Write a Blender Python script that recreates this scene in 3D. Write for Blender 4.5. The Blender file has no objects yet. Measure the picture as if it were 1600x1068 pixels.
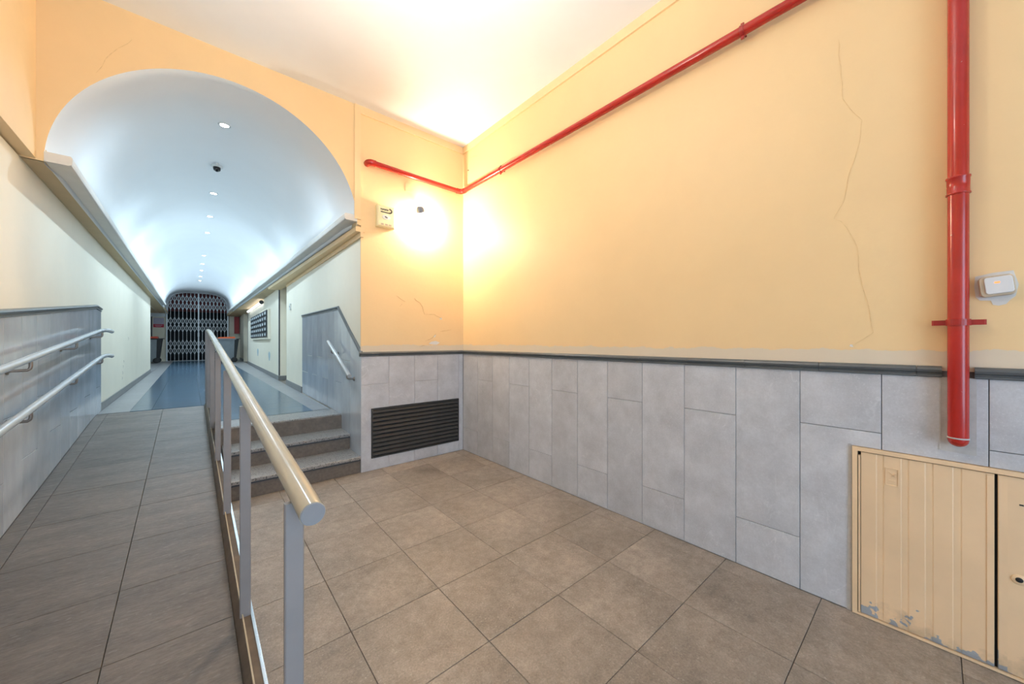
import bpy, bmesh, math, random
from mathutils import Vector, Matrix

random.seed(7)
S = bpy.context.scene
COL = S.collection

# ------------------------------------------------------------------ camera, world, large lights, exposure
YAW = math.atan(484.0 / 565.0)
cam_d = bpy.data.cameras.new('camera'); cam_d.sensor_width = 36.0; cam_d.lens = 565.0 / 1600.0 * 36.0
cam_d.shift_y = -1.0 / 1600.0; cam_d.clip_start = 0.02
cam = bpy.data.objects.new('camera', cam_d); COL.objects.link(cam)
cam.location = (0, 0, 1.3); cam.rotation_euler = (math.pi / 2, 0, -YAW)
S.camera = cam
S.view_settings.view_transform = 'Standard'; S.view_settings.look = 'None'
S.view_settings.gamma = 1.0; S.view_settings.use_curve_mapping = False
S.view_settings.exposure = 0.12
W = bpy.data.worlds.new('world'); S.world = W; W.use_nodes = True
W.node_tree.nodes['Background'].inputs[0].default_value = (0.75, 0.86, 1.0, 1)
W.node_tree.nodes['Background'].inputs[1].default_value = 0.6

def lamp(name, kind, loc, power, color, rot=(0, 0, 0), size=None, size_y=None, radius=None, spot=None, spread=None):
    d = bpy.data.lights.new(name, kind); d.energy = power; d.color = color
    if kind == 'AREA':
        d.size = size
        if size_y is not None: d.shape = 'RECTANGLE'; d.size_y = size_y
        if spread: d.spread = spread
    if radius is not None: d.shadow_soft_size = radius
    if spot: d.spot_size = spot[0]; d.spot_blend = spot[1]
    o = bpy.data.objects.new(name, d); COL.objects.link(o); o.location = loc; o.rotation_euler = rot
    return o

COOL = (0.63, 0.84, 1.0); WARM = (1.0, 0.85, 0.66); DAY = (0.52, 0.74, 1.0)
# daylight through the street doorway behind the camera
lamp('doorway_daylight', 'AREA', (0.35, -2.9, 1.35), 84, DAY, (math.pi / 2, 0, 0), 1.9, 2.5)
# unseen entrance lamp; its bowl form and uplight are added to brighten the ceiling
lamp('ceiling_lamp_light', 'POINT', (0.6, 1.45, 3.02), 36, (1.0, 0.94, 0.83), radius=0.08)
lamp('added_ceiling_uplight', 'SPOT', (0.6, 1.45, 3.0), 40, (1.0, 0.97, 0.93), (math.pi, 0, 0), radius=0.10, spot=(math.radians(168), 0.3))
VK = -0.0187                                   # the corridor leans a little to the left
def vx(y): return 0.195 + VK * (y - 3.684)     # vault centre line
VZ = 2.435; VR = 0.961
# LED cove strips lying on the two cornices
for s, p, y0, y1 in ((-1, 33, 7.6, 18.8), (1, 33, 7.6, 18.8), (-1, 3.2, 4.3, 7.6), (1, 3.2, 4.3, 7.6)):
    ym = (y0 + y1) / 2
    o = lamp('cove_led_light', 'AREA', (vx(ym) + s * 0.80, ym, 2.56), p, COOL, (0, 0, 0), 0.10, y1 - y0)
    o.rotation_euler = (math.pi, s * -0.55, -math.atan(VK))

# ------------------------------------------------------------------ materials
MATS = {}
def mat(name, col, rough=0.5, var=0.08, scale=6.0, bump=0.0, bscale=60.0, metal=0.0, obj_var=0.0, col2=None,
        stretch=(1, 1, 1), emit=None, spec=0.5, coat=0.0, speckle=None, veins=None, zband=None, wear=None, detail=6.0, grain=None):
    m = bpy.data.materials.new(name); m.use_nodes = True; MATS[name] = m
    nt = m.node_tree; N = nt.nodes; L = nt.links
    b = N['Principled BSDF']
    b.inputs['Roughness'].default_value = rough; b.inputs['Metallic'].default_value = metal
    b.inputs['Specular IOR Level'].default_value = spec; b.inputs['Coat Weight'].default_value = coat
    b.inputs['Coat Roughness'].default_value = 0.1
    tc = N.new('ShaderNodeTexCoord'); oi = N.new('ShaderNodeObjectInfo')
    mp = N.new('ShaderNodeMapping'); mp.inputs['Scale'].default_value = stretch
    L.new(tc.outputs['Object'], mp.inputs['Vector'])
    off = N.new('ShaderNodeVectorMath'); off.operation = 'MULTIPLY_ADD'
    L.new(oi.outputs['Random'], off.inputs[0]); off.inputs[1].default_value = (37, 53, 71) if obj_var else (0, 0, 0)
    L.new(mp.outputs[0], off.inputs[2])
    v = off.outputs[0]
    def noise(sc, det=detail, rgh=0.6):
        n = N.new('ShaderNodeTexNoise'); n.inputs['Scale'].default_value = sc; n.inputs['Detail'].default_value = det
        n.inputs['Roughness'].default_value = rgh
        L.new(v, n.inputs['Vector']); return n.outputs['Fac']
    def ramp(src, a, bb, c0=(0, 0, 0, 1), c1=(1, 1, 1, 1)):
        r = N.new('ShaderNodeValToRGB'); r.color_ramp.elements[0].position = a; r.color_ramp.elements[1].position = bb
        r.color_ramp.elements[0].color = c0; r.color_ramp.elements[1].color = c1
        L.new(src, r.inputs[0]); return r.outputs[0]
    def mix(fac, a, bb, mode='MIX'):
        x = N.new('ShaderNodeMix'); x.data_type = 'RGBA'; x.blend_type = mode
        if isinstance(fac, (int, float)): x.inputs[0].default_value = fac
        else: L.new(fac, x.inputs[0])
        for i, q in ((6, a), (7, bb)):
            if isinstance(q, tuple): x.inputs[i].default_value = q
            else: L.new(q, x.inputs[i])
        return x.outputs[2]
    c = tuple(col) + (1,)
    lo = tuple(max(0, k * (1 - var)) for k in col) + (1,)
    hi = (tuple(col2) + (1,)) if col2 else tuple(min(1, k * (1 + var)) for k in col) + (1,)
    out = ramp(noise(scale), 0.3, 0.7, lo, hi)
    if veins:
        w = N.new('ShaderNodeTexNoise'); w.inputs['Scale'].default_value = veins[1]; w.inputs['Detail'].default_value = 4
        w.inputs['Distortion'].default_value = 1.2
        vm = N.new('ShaderNodeMapping'); vm.inputs['Rotation'].default_value = (0.6, 0.6, 0.5); vm.inputs['Scale'].default_value = (1, 4, 1.4)
        L.new(v, vm.inputs[0]); L.new(vm.outputs[0], w.inputs['Vector'])
        r = N.new('ShaderNodeValToRGB'); e = r.color_ramp.elements
        e[0].position = 0.488; e[0].color = (0, 0, 0, 1); e[1].position = 0.512; e[1].color = (0, 0, 0, 1)
        k = e.new(0.5); k.color = (1, 1, 1, 1)
        L.new(w.outputs['Fac'], r.inputs[0])
        fm = N.new('ShaderNodeMath'); fm.operation = 'MULTIPLY'; L.new(r.outputs[0], fm.inputs[0])
        L.new(ramp(noise(3.0), 0.5, 0.72), fm.inputs[1])
        fm2 = N.new('ShaderNodeMath'); fm2.operation = 'MULTIPLY'; L.new(fm.outputs[0], fm2.inputs[0]); fm2.inputs[1].default_value = veins[2]
        out = mix(fm2.outputs[0], out, tuple(veins[0]) + (1,))
    if speckle:
        out = mix(ramp(noise(speckle[1], 2), speckle[2], speckle[2] + 0.06), out, tuple(speckle[0]) + (1,))
    if grain:                                   # (scale, strength): fine stone grain plus a middle-sized mottling
        for sc_, k_ in ((grain[0], grain[1]), (grain[0]*0.16, grain[1]*0.8)):
            q = 1 - k_; w_ = 1 + k_
            out = mix(1.0, out, ramp(noise(sc_, 4, 0.7), 0.28, 0.72, (q, q, q, 1), (w_, w_, w_, 1)), 'MULTIPLY')
    if obj_var:
        mr = N.new('ShaderNodeMapRange'); L.new(oi.outputs['Random'], mr.inputs[0])
        mr.inputs[3].default_value = 1 - obj_var; mr.inputs[4].default_value = 1 + obj_var
        cb = N.new('ShaderNodeCombineColor'); [L.new(mr.outputs[0], cb.inputs[i]) for i in range(3)]
        out = mix(1.0, out, cb.outputs[0], 'MULTIPLY')
    if zband:                                   # (height, edge noise, colour): a strip of another paint up to that height
        sp = N.new('ShaderNodeSeparateXYZ'); g = N.new('ShaderNodeNewGeometry'); L.new(g.outputs['Position'], sp.inputs[0])
        ad = N.new('ShaderNodeMath'); ad.operation = 'MULTIPLY_ADD'; L.new(noise(9.0), ad.inputs[0]); ad.inputs[1].default_value = zband[1]
        L.new(sp.outputs[2], ad.inputs[2])
        lt = N.new('ShaderNodeMath'); lt.operation = 'LESS_THAN'; L.new(ad.outputs[0], lt.inputs[0]); lt.inputs[1].default_value = zband[0]
        out = mix(lt.outputs[0], out, tuple(zband[2]) + (1,))
    if wear:                                    # (z below which chips appear, colour, scale)
        sp = N.new('ShaderNodeSeparateXYZ'); g = N.new('ShaderNodeNewGeometry'); L.new(g.outputs['Position'], sp.inputs[0])
        mr = N.new('ShaderNodeMapRange'); L.new(sp.outputs[2], mr.inputs[0]); mr.inputs[1].default_value = 0.0; mr.inputs[2].default_value = wear[0]
        mr.inputs[3].default_value = 0.16; mr.inputs[4].default_value = -0.2
        ad = N.new('ShaderNodeMath'); ad.operation = 'ADD'; L.new(noise(wear[2], 3), ad.inputs[0]); L.new(mr.outputs[0], ad.inputs[1])
        out = mix(ramp(ad.outputs[0], 0.6, 0.615), out, tuple(wear[1]) + (1,))
        sm = noise(7.0, 8)
        ad2 = N.new('ShaderNodeMath'); ad2.operation = 'ADD'; L.new(sm, ad2.inputs[0]); L.new(mr.outputs[0], ad2.inputs[1])
        out = mix(ramp(ad2.outputs[0], 0.5, 0.95), out, (0.12, 0.10, 0.08, 1))
    L.new(out, b.inputs['Base Color'])
    if bump:
        bn = N.new('ShaderNodeBump'); bn.inputs['Strength'].default_value = bump; bn.inputs['Distance'].default_value = 0.01
        L.new(noise(bscale, 8, 0.65), bn.inputs['Height']); L.new(bn.outputs[0], b.inputs['Normal'])
    if emit:
        b.inputs['Emission Color'].default_value = tuple(emit[0]) + (1,); b.inputs['Emission Strength'].default_value = emit[1]
    return m

M_yellow = mat('yellow_paint', (0.87, 0.625, 0.335), 0.55, 0.025, 2.2, 0.10, 22, zband=(1.29, 0.06, (0.74, 0.62, 0.47)))
M_yellow_plain = mat('yellow_trim_paint', (0.87, 0.64, 0.36), 0.5, 0.03, 4)
M_cream = mat('cream_paint', (0.84, 0.775, 0.635), 0.5, 0.03, 2.0, 0.08, 18)
M_white = mat('ceiling_paint', (0.87, 0.89, 0.92), 0.7, 0.015, 3.0, 0.04, 30)
M_vault = mat('vault_paint', (0.82, 0.83, 0.84), 0.55, 0.015, 2.0)
M_tile = mat('wall_stone', (0.525, 0.53, 0.56), 0.42, 0.14, 5.0, 0.05, 90, obj_var=0.055, veins=((0.72, 0.72, 0.74), 2.2, 0.85),
             speckle=((0.58, 0.585, 0.61), 120, 0.62), detail=9, grain=(110, 0.07))
M_tile_gloss = mat('polished_wall_stone', (0.45, 0.475, 0.515), 0.10, 0.14, 4.0, 0.01, 60, obj_var=0.08, spec=0.7, stretch=(1, 1, 0.5))
M_grout = mat('grout', (0.22, 0.215, 0.21), 0.8, 0.1, 20)
M_floor = mat('floor_stone', (0.262, 0.222, 0.187), 0.47, 0.24, 2.6, 0.22, 70, obj_var=0.07, speckle=((0.335, 0.30, 0.26), 110, 0.63), detail=12, grain=(120, 0.26))
M_ramp = mat('ramp_stone', (0.137, 0.114, 0.096), 0.50, 0.20, 5.0, 0.40, 34, obj_var=0.05, grain=(60, 0.24), stretch=(0.45, 1.6, 1), speckle=((0.175, 0.157, 0.14), 80, 0.62), detail=12)
M_fgrout = mat('floor_grout', (0.19, 0.162, 0.138), 0.8, 0.2, 20)
M_dark_tile = mat('dark_floor_stone', (0.058, 0.115, 0.175), 0.20, 0.2, 5.0, 0.03, 40, obj_var=0.1, spec=0.6)
M_border = mat('border_stone', (0.26, 0.26, 0.265), 0.38, 0.12, 30, 0.03, 60, obj_var=0.05)
M_granite = mat('granite', (0.30, 0.29, 0.28), 0.35, 0.25, 130, 0.03, 60, speckle=((0.09, 0.085, 0.08), 90, 0.56))
M_riser = mat('brown_stone', (0.165, 0.135, 0.11), 0.5, 0.2, 40, 0.05, 60, obj_var=0.04)
M_kerb = mat('kerb_stone', (0.135, 0.105, 0.08), 0.55, 0.2, 14, 0.05, 60)  # brown stone darkened: shade on the left face is put into the tone
M_dado = mat('dado_glaze', (0.105, 0.115, 0.12), 0.28, 0.12, 12, obj_var=0.06)
M_rail = mat('cream_enamel', (0.52, 0.465, 0.355), 0.20, 0.06, 8, speckle=((0.30, 0.24, 0.17), 26, 0.735), coat=0.3)
M_post = mat('grey_cream_enamel', (0.30, 0.285, 0.285), 0.38, 0.06, 8)
M_cap = mat('daylight_toned_cap', (0.30, 0.305, 0.32), 0.35, 0.05, 8)  # cream like the rail; blue-grey cast of the daylight is put into the colour
M_steel = mat('brushed_steel', (0.72, 0.73, 0.74), 0.22, 0.05, 20, metal=1.0)
M_bracket = mat('dull_bracket_steel', (0.30, 0.27, 0.24), 0.4, 0.1, 20, metal=0.7)
M_wrail = mat('grey_rail_enamel', (0.42, 0.445, 0.46), 0.2, 0.05, 10, coat=0.5)
M_red = mat('red_enamel', (0.44, 0.022, 0.015), 0.24, 0.12, 6, 0.03, 30, speckle=((0.55, 0.42, 0.38), 42, 0.745), coat=0.15)
M_red_dark = mat('dark_red_enamel', (0.36, 0.02, 0.018), 0.3, 0.15, 8, 0.05, 40)
M_grille = mat('anthracite_metal', (0.042, 0.040, 0.038), 0.42, 0.15, 10)
M_black = mat('black', (0.006, 0.006, 0.007), 0.6, 0.1, 5)
M_door = mat('cream_door_enamel', (0.84, 0.60, 0.37), 0.42, 0.05, 4, 0.03, 20, wear=(0.16, (0.36, 0.38, 0.41), 13.0), obj_var=0.01)
M_door_frame = mat('cream_frame_enamel', (0.84, 0.60, 0.37), 0.42, 0.06, 8)
M_mortar = mat('grey_mortar', (0.50, 0.49, 0.48), 0.8, 0.1, 30)
M_plaster = mat('bare_plaster', (0.72, 0.70, 0.68), 0.8, 0.05, 20, 0.1, 60)
M_switch = mat('switch_plastic', (0.74, 0.74, 0.75), 0.35, 0.03, 8)
M_switch_side = mat('aged_switch_plastic', (0.56, 0.46, 0.34), 0.4, 0.05, 8)
M_neon = mat('neon', (0.9, 0.2, 0.05), 0.4, emit=((1.0, 0.16, 0.04), 2.2))
M_crack = mat('crack_line', (0.77, 0.545, 0.285), 0.9, 0.2, 40)
M_crack_dark = mat('flaked_edge', (0.66, 0.44, 0.22), 0.9, 0.2, 40)
M_cornice = mat('cornice_plaster', (0.72, 0.70, 0.66), 0.5, 0.04, 8)
M_led = mat('led_face', (1, 1, 1), 0.4, emit=((0.85, 0.94, 1.0), 30.0))
M_tube = mat('tube_face', (1, 1, 1), 0.4, emit=((0.95, 0.98, 1.0), 2.2))
M_bulb = mat('bulb_glass', (1, 1, 1), 0.4, emit=((1.0, 0.8, 0.55), 25.0))
M_globe = mat('opal_glass', (0.9, 0.88, 0.84), 0.3, emit=((1.0, 0.9, 0.75), 3.0))
M_shade = mat('lamp_grey', (0.20, 0.24, 0.30), 0.4, 0.05, 10)
M_alarm = mat('alarm_plastic', (0.86, 0.78, 0.50), 0.4, 0.03, 8)
M_alarm_white = mat('alarm_white', (0.85, 0.85, 0.83), 0.4, 0.03, 8)
M_ink = mat('print_ink', (0.05, 0.05, 0.045), 0.6)
M_camw = mat('camera_white', (0.62, 0.64, 0.63), 0.4)
M_camd = mat('camera_dome_glass', (0.012, 0.011, 0.012), 0.08)
M_lattice = mat('lattice_enamel', (0.74, 0.79, 0.82), 0.35, 0.05, 6, metal=0.2)
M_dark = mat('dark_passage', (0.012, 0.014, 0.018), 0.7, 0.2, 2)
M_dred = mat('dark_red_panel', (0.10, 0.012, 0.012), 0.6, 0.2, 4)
M_bin = mat('bin_grey', (0.22, 0.25, 0.27), 0.45, 0.08, 6)
M_bin_dark = mat('bin_dark', (0.018, 0.020, 0.022), 0.5)
M_lid = mat('lid_orange', (0.75, 0.13, 0.03), 0.45, 0.05, 6)
M_lid_red = mat('lid_red', (0.62, 0.08, 0.045), 0.45, 0.05, 6)
M_cabinet_red = mat('cabinet_red', (0.42, 0.035, 0.035), 0.4, 0.05, 6)
M_sign_white = mat('sign_lilac', (0.50, 0.47, 0.58), 0.5, 0.15, 30)
M_sign_red = mat('sign_red', (0.50, 0.02, 0.05), 0.5, 0.05, 6)
M_sign_txt = mat('sign_text', (0.62, 0.40, 0.44), 0.5)
M_trimdark = mat('dark_corner_metal', (0.05, 0.055, 0.065), 0.4, 0.1, 6)
M_mail = mat('letterbox_metal', (0.05, 0.06, 0.068), 0.4, 0.1, 10, obj_var=0.2)
M_mailtag = mat('name_card', (0.66, 0.72, 0.74), 0.5, 0.1, 30)
M_skirt = mat('skirting_stone', (0.19, 0.19, 0.19), 0.4, 0.15, 20)
M_bluepatch = mat('blue_grey_patch', (0.36, 0.47, 0.52), 0.6, 0.15, 12)
M_beam = mat('pale_beam', (0.68, 0.73, 0.78), 0.5, 0.03, 6)
M_soffit = mat('shaded_soffit', (0.62, 0.47, 0.27), 0.6, 0.04, 6)  # darkened yellow: shade under the overhang is put into the colour

# ------------------------------------------------------------------ mesh helpers
class MB:
    def __init__(s): s.v = []; s.f = []; s.m = []; s.smooth = []
    def add(s, vs, fs, mi=0, sm=False):
        o = len(s.v); s.v += [tuple(map(float, p)) for p in vs]
        for f in fs: s.f.append(tuple(i + o for i in f)); s.m.append(mi); s.smooth.append(sm)
        return s
    def box(s, a, b, mi=0):
        x0, y0, z0 = a; x1, y1, z1 = b
        return s.add([(x0,y0,z0),(x1,y0,z0),(x1,y1,z0),(x0,y1,z0),(x0,y0,z1),(x1,y0,z1),(x1,y1,z1),(x0,y1,z1)],
                     [(0,3,2,1),(4,5,6,7),(0,1,5,4),(1,2,6,5),(2,3,7,6),(3,0,4,7)], mi)
    def prism(s, poly, ext, mi=0, inset=0.0, depth=0.0):
        """poly: 3D points; ext: vector from the front face to the back; a small chamfer runs round the front"""
        P = [Vector(p) for p in poly]; e = Vector(ext); n = len(P)
        if inset > 0:
            en = e.normalized(); Q = []
            for i in range(n):
                a = (P[i] - P[i-1]).normalized(); b = (P[(i+1) % n] - P[i]).normalized()
                na = en.cross(a); nb = en.cross(b)
                # inward direction sign by centroid-free orientation test
                Q.append((na, nb))
            area = Vector((0, 0, 0))
            for i in range(n): area += (P[i] - P[0]).cross(P[(i+1) % n] - P[0])
            sg = 1 if area.dot(en) > 0 else -1
            F = []
            for i in range(n):
                na, nb = Q[i]; d = na + nb; k = d.dot(na)
                F.append(P[i] + d * (sg * inset / max(k, 0.2)))
            rim = [p + en * depth for p in P]; back = [p + e for p in P]
            vs = F + rim + back
            fs = [tuple(range(n)), tuple(range(3*n-1, 2*n-1, -1))]
            for i in range(n):
                j = (i+1) % n; fs += [(i, n+i, n+j, j), (n+i, 2*n+i, 2*n+j, n+j)]
        else:
            vs = P + [p + e for p in P]
            fs = [tuple(range(n)), tuple(range(2*n-1, n-1, -1))] + [(i, n+i, n+(i+1) % n, (i+1) % n) for i in range(n)]
        return s.add(vs, fs, mi)
    def tube(s, pts, r, seg=16, caps=True, mi=0, sm=True):
        P = [Vector(p) for p in pts]; n = len(P); rs = r if isinstance(r, (list, tuple)) else [r] * n
        rings = []; prev = None
        for i in range(n):
            t = (P[min(i+1, n-1)] - P[max(i-1, 0)]).normalized()
            if prev is None:
                u = Vector((0, 0, 1)) if abs(t.z) < 0.9 else Vector((1, 0, 0))
                a = t.cross(u).normalized()
            else: a = (prev - t * prev.dot(t)).normalized()
            prev = a; b = t.cross(a)
            rings.append([P[i] + (a * math.cos(2*math.pi*k/seg) + b * math.sin(2*math.pi*k/seg)) * rs[i] for k in range(seg)])
        vs = [p for R in rings for p in R]
        fs = [(i*seg+k, i*seg+(k+1) % seg, (i+1)*seg+(k+1) % seg, (i+1)*seg+k) for i in range(n-1) for k in range(seg)]
        s.add(vs, fs, mi, sm)
        if caps: s.add(rings[0], [tuple(range(seg-1, -1, -1))], mi); s.add(rings[-1], [tuple(range(seg))], mi)
        return s
    def lathe(s, prof, c, axis=(0, 0, 1), seg=20, mi=0, sm=True):
        """prof: (radius, height along axis)"""
        ax = Vector(axis).normalized(); u = Vector((1, 0, 0)) if abs(ax.x) < 0.9 else Vector((0, 1, 0))
        a = ax.cross(u).normalized(); b = ax.cross(a); c = Vector(c)
        vs = [c + ax*h + (a*math.cos(2*math.pi*k/seg) + b*math.sin(2*math.pi*k/seg))*max(r, 1e-4) for r, h in prof for k in range(seg)]
        n = len(prof)
        fs = [(i*seg+k, i*seg+(k+1) % seg, (i+1)*seg+(k+1) % seg, (i+1)*seg+k) for i in range(n-1) for k in range(seg)]
        return s.add(vs, fs, mi, sm)
    def bar(s, a, b, w, d, up=(0, 0, 1), mi=0):
        """rectangular bar from a to b, w across, d along 'up' projected"""
        a, b = Vector(a), Vector(b); t = (b - a).normalized(); u = Vector(up); u = (u - t*u.dot(t)).normalized(); c = t.cross(u)
        q = [c*(w/2)+u*(d/2), c*(-w/2)+u*(d/2), c*(-w/2)-u*(d/2), c*(w/2)-u*(d/2)]
        return s.add([a+k for k in q] + [b+k for k in q], [(3,2,1,0),(4,5,6,7),(0,1,5,4),(1,2,6,5),(2,3,7,6),(3,0,4,7)], mi)
    def build(s, name, mats, parent=None, centre=True, fix=True):
        vs = s.v; c = Vector((0, 0, 0))
        if centre and vs:
            lo = [min(p[i] for p in vs) for i in range(3)]; hi = [max(p[i] for p in vs) for i in range(3)]
            c = Vector([(lo[i]+hi[i])/2 for i in range(3)])
        me = bpy.data.meshes.new(name)
        me.from_pydata([(p[0]-c.x, p[1]-c.y, p[2]-c.z) for p in vs], [], s.f)
        for i, p in enumerate(me.polygons): p.material_index = s.m[i]; p.use_smooth = s.smooth[i]
        for m in (mats if isinstance(mats, (list, tuple)) else [mats]): me.materials.append(m)
        if fix:
            bm = bmesh.new(); bm.from_mesh(me); bmesh.ops.recalc_face_normals(bm, faces=bm.faces); bm.to_mesh(me); bm.free()
        me.update()
        o = bpy.data.objects.new(name, me); COL.objects.link(o); o.location = c
        if parent is not None:
            o.parent = parent
            w = Vector((0, 0, 0)); p = parent
            while p is not None: w += Vector(p.location); p = p.parent
            o.location = c - w
        return o

def thing(name, label, cat, loc, group=None):
    o = bpy.data.objects.new(name, None); COL.objects.link(o); o.location = loc; o.empty_display_size = 0.1
    o['label'] = label; o['category'] = cat
    if group: o['group'] = group
    return o
def tag(o, label, cat, group=None):
    o['label'] = label; o['category'] = cat
    if group: o['group'] = group
    return o
def struct(o, label=None, cat=None):
    o['kind'] = 'structure'
    if label: o['label'] = label
    if cat: o['category'] = cat
    return o
def arc(c, r, a0, a1, n, f):
    return [f(c[0]+r*math.cos(a0+(a1-a0)*i/n), c[1]+r*math.sin(a0+(a1-a0)*i/n)) for i in range(n+1)]

# ------------------------------------------------------------------ layout
XR = 2.381; YB = 3.684; XS = 1.192; CEIL = 3.62; YF = -3.0; ZP = 0.48; YG = 20.5; SOF = 2.445
def lw(y): return -0.844 - 0.0213 * (y - 3.684)                    # face of the left stone cladding
def lwy(y): return lw(y) - 0.016 if y < 6.357 else -0.917 - 0.0172 * (y - 6.357)   # painted face of the left wall
def uw(y): return -0.797 - 0.0195 * (y - 3.684)                    # painted face of the upper left wall
def rw(y): return XS + 0.0064 * (y - 3.684)                        # right wall of the corridor
def kx(y): return 0.137 - 0.0213 * (y - 1.54)                      # left top edge of the ramp kerb
def rz(y): return max(0.0, min(ZP, ZP - 0.0968 * (5.95 - y)))      # ramp surface
GAP = 0.0012

# ------------------------------------------------------------------ floors
lo = struct(MB().box((-1.0, YF, -0.12), (2.5, 3.72, -0.012)).build('floor', M_fgrout), 'brown-grey stone tiled lower entrance floor', 'floor')
xs = [-0.825, -0.38, 0.065, 0.507, 0.946, 1.387, 1.82, 2.262, 2.384]
ys = [-2.99, -2.74, -2.295, -1.85, -1.405, -0.96, -0.515, -0.072, 0.371, 0.811, 1.256, 1.70, 2.15, 2.60, 3.05, 3.495, 3.706]
for i in range(len(xs)-1):
    for j in range(len(ys)-1):
        x0, x1, y0, y1 = xs[i], xs[i+1], ys[j], ys[j+1]
        if y0 > 0.9 and x1 < 0.1: continue
        dz = random.uniform(-0.0006, 0.0006); g = GAP
        if i == len(xs)-2 and y0 < 0.2: dz = 0
        MB().prism([(x0+g, y0+g, dz), (x1-g, y0+g, dz), (x1-g, y1-g, dz), (x0+g, y1-g, dz)], (0, 0, -0.012), inset=0.0015, depth=0.0012).build('tile', M_floor, lo)

# ramp: slab and its tiles
YR0, YR1 = 1.0, 6.08
rs = MB()
prof = [(YR0, 0.0), (5.95, ZP), (YR1, ZP)]
for (ya, za), (yb, zb) in zip(prof[:-1], prof[1:]):
    t = 0.013
    rs.add([(lwy(ya)-0.02, ya, -0.05), (kx(ya)+0.01, ya, -0.05), (kx(yb)+0.01, yb, -0.05), (lwy(yb)-0.02, yb, -0.05),
            (lwy(ya)-0.02, ya, za-t), (kx(ya)+0.01, ya, za-t), (kx(yb)+0.01, yb, zb-t), (lwy(yb)-0.02, yb, zb-t)],
           [(0,3,2,1),(4,5,6,7),(0,1,5,4),(1,2,6,5),(2,3,7,6),(3,0,4,7)])
ramp_o = struct(rs.build('floor_ramp', M_fgrout), 'grey slate tiled wheelchair ramp rising beside the left wall', 'ramp')
ry = [1.09, 1.545, 2.0, 2.455, 2.91, 3.365, 3.82, 4.275, 4.73, 5.185, 5.64, 5.95, 6.08]
def rcol(k, y):
    if k == 0: return lw(y) + 0.001
    if k == 3: return kx(y) - 0.022
    return (-0.748, -0.302)[k-1] + VK * (y - 3.0)
for j in range(len(ry)-1):
    for k in range(3):
        y0, y1 = ry[j]+GAP, ry[j+1]-GAP; g = GAP; dz = random.uniform(-0.0006, 0.0006)
        P = [(rcol(k, y0)+g, y0, rz(y0)+dz), (rcol(k+1, y0)-g, y0, rz(y0)+dz), (rcol(k+1, y1)-g, y1, rz(y1)+dz), (rcol(k, y1)+g, y1, rz(y1)+dz)]
        MB().prism(P, (0, 0, -0.013), inset=0.0015, depth=0.0012).build('tile', M_ramp, ramp_o)

# landing / corridor floor
ls = MB()
ls.prism([(kx(4.5)+0.03, 4.36, ZP-0.012), (rw(4.4)+0.1, 4.36, ZP-0.012), (rw(6)+0.1, YR1, ZP-0.012), (kx(6)+0.03, YR1, ZP-0.012)], (0, 0, -0.3))
ls.box((-2.4, YR1, ZP-0.3), (1.9, 21.6, ZP-0.012))
land = struct(ls.build('floor_landing', M_fgrout), 'dark polished stone corridor floor with pale stone borders', 'floor')
def dl(y): return -0.60 + VK * (y - 3.684)
def dr(y): return 1.0 - 0.0142 * (y - 4.8)
def ltile(P, m): MB().prism(P, (0, 0, -0.012), inset=0.0015, depth=0.001).build('tile', m, land)
cy = [6.12 + 0.45*i for i in range(-3, 33)]
def dcol(k, y): return [dl(y), -0.466 + VK*(y-6.5), -0.016 + VK*(y-6.5), 0.434 + VK*(y-6.5), dr(y)][k]
for y0 in cy:
    y1 = min(y0 + 0.45, YG)
    if y0 > YG - 0.05: continue
    for k in range(4):
        a, b = y0+GAP*0.7, y1-GAP*0.7; g = GAP*0.7
        x0a, x0b, x1a, x1b = dcol(k, a), dcol(k, b), dcol(k+1, a), dcol(k+1, b)
        if y0 < 6.1:
            if k < 2: continue
            if k == 2: x0a, x0b = kx(a)+0.06, kx(b)+0.06
        z = ZP
        ltile([(x0a+g, a, z), (x1a-g, a, z), (x1b-g, b, z), (x0b+g, b, z)], M_dark_tile)
    a, b = y0+GAP, y1-GAP
    ltile([(dr(a)+GAP, a, ZP), (rw(a)-0.012, a, ZP), (rw(b)-0.012, b, ZP), (dr(b)+GAP, b, ZP)], M_border)
    if y0 > 6.0:
        ltile([(lwy(a)+0.014, a, ZP), (dl(a)-GAP, a, ZP), (dl(b)-GAP, b, ZP), (lwy(b)+0.014, b, ZP)], M_border)
        if y0 > 13.5: ltile([(-2.3, a, ZP), (lwy(a)+0.01, a, ZP), (lwy(b)+0.01, b, ZP), (-2.3, b, ZP)], M_border)

# ------------------------------------------------------------------ stairs
st = thing('stairs', 'three granite-topped steps up to the corridor beside the ramp rail', 'stairs', (0.7, 4.0, 0.0)); st['kind'] = 'structure'
nose = [3.69, 4.035, 4.38]
for i, yn in enumerate(nose):
    z1 = 0.16*(i+1); x0 = kx(yn) + 0.056; x1 = rw(yn) - 0.001
    yback = nose[i+1] + 0.02 if i < 2 else 4.79
    MB().box((x0, yn+0.018, z1-0.16 if i else -0.02), (x1, yn+0.05, z1-0.03)).build('riser', M_riser, st)
    t = MB()
    P = [(x0, yn+0.006, z1), (x0, yn, z1-0.006), (x0, yn, z1-0.026), (x0, yn+0.004, z1-0.030), (x0, yback, z1-0.030), (x0, yback, z1)]
    t.prism(P, (x1-x0, 0, 0)); t.build('tread', M_granite, st)
    # dark strip under the nosing
    MB().box((x0, yn+0.004, z1-0.042), (x1, yn+0.02, z1-0.030)).build('nosing_strip', M_trimdark, st)

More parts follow.
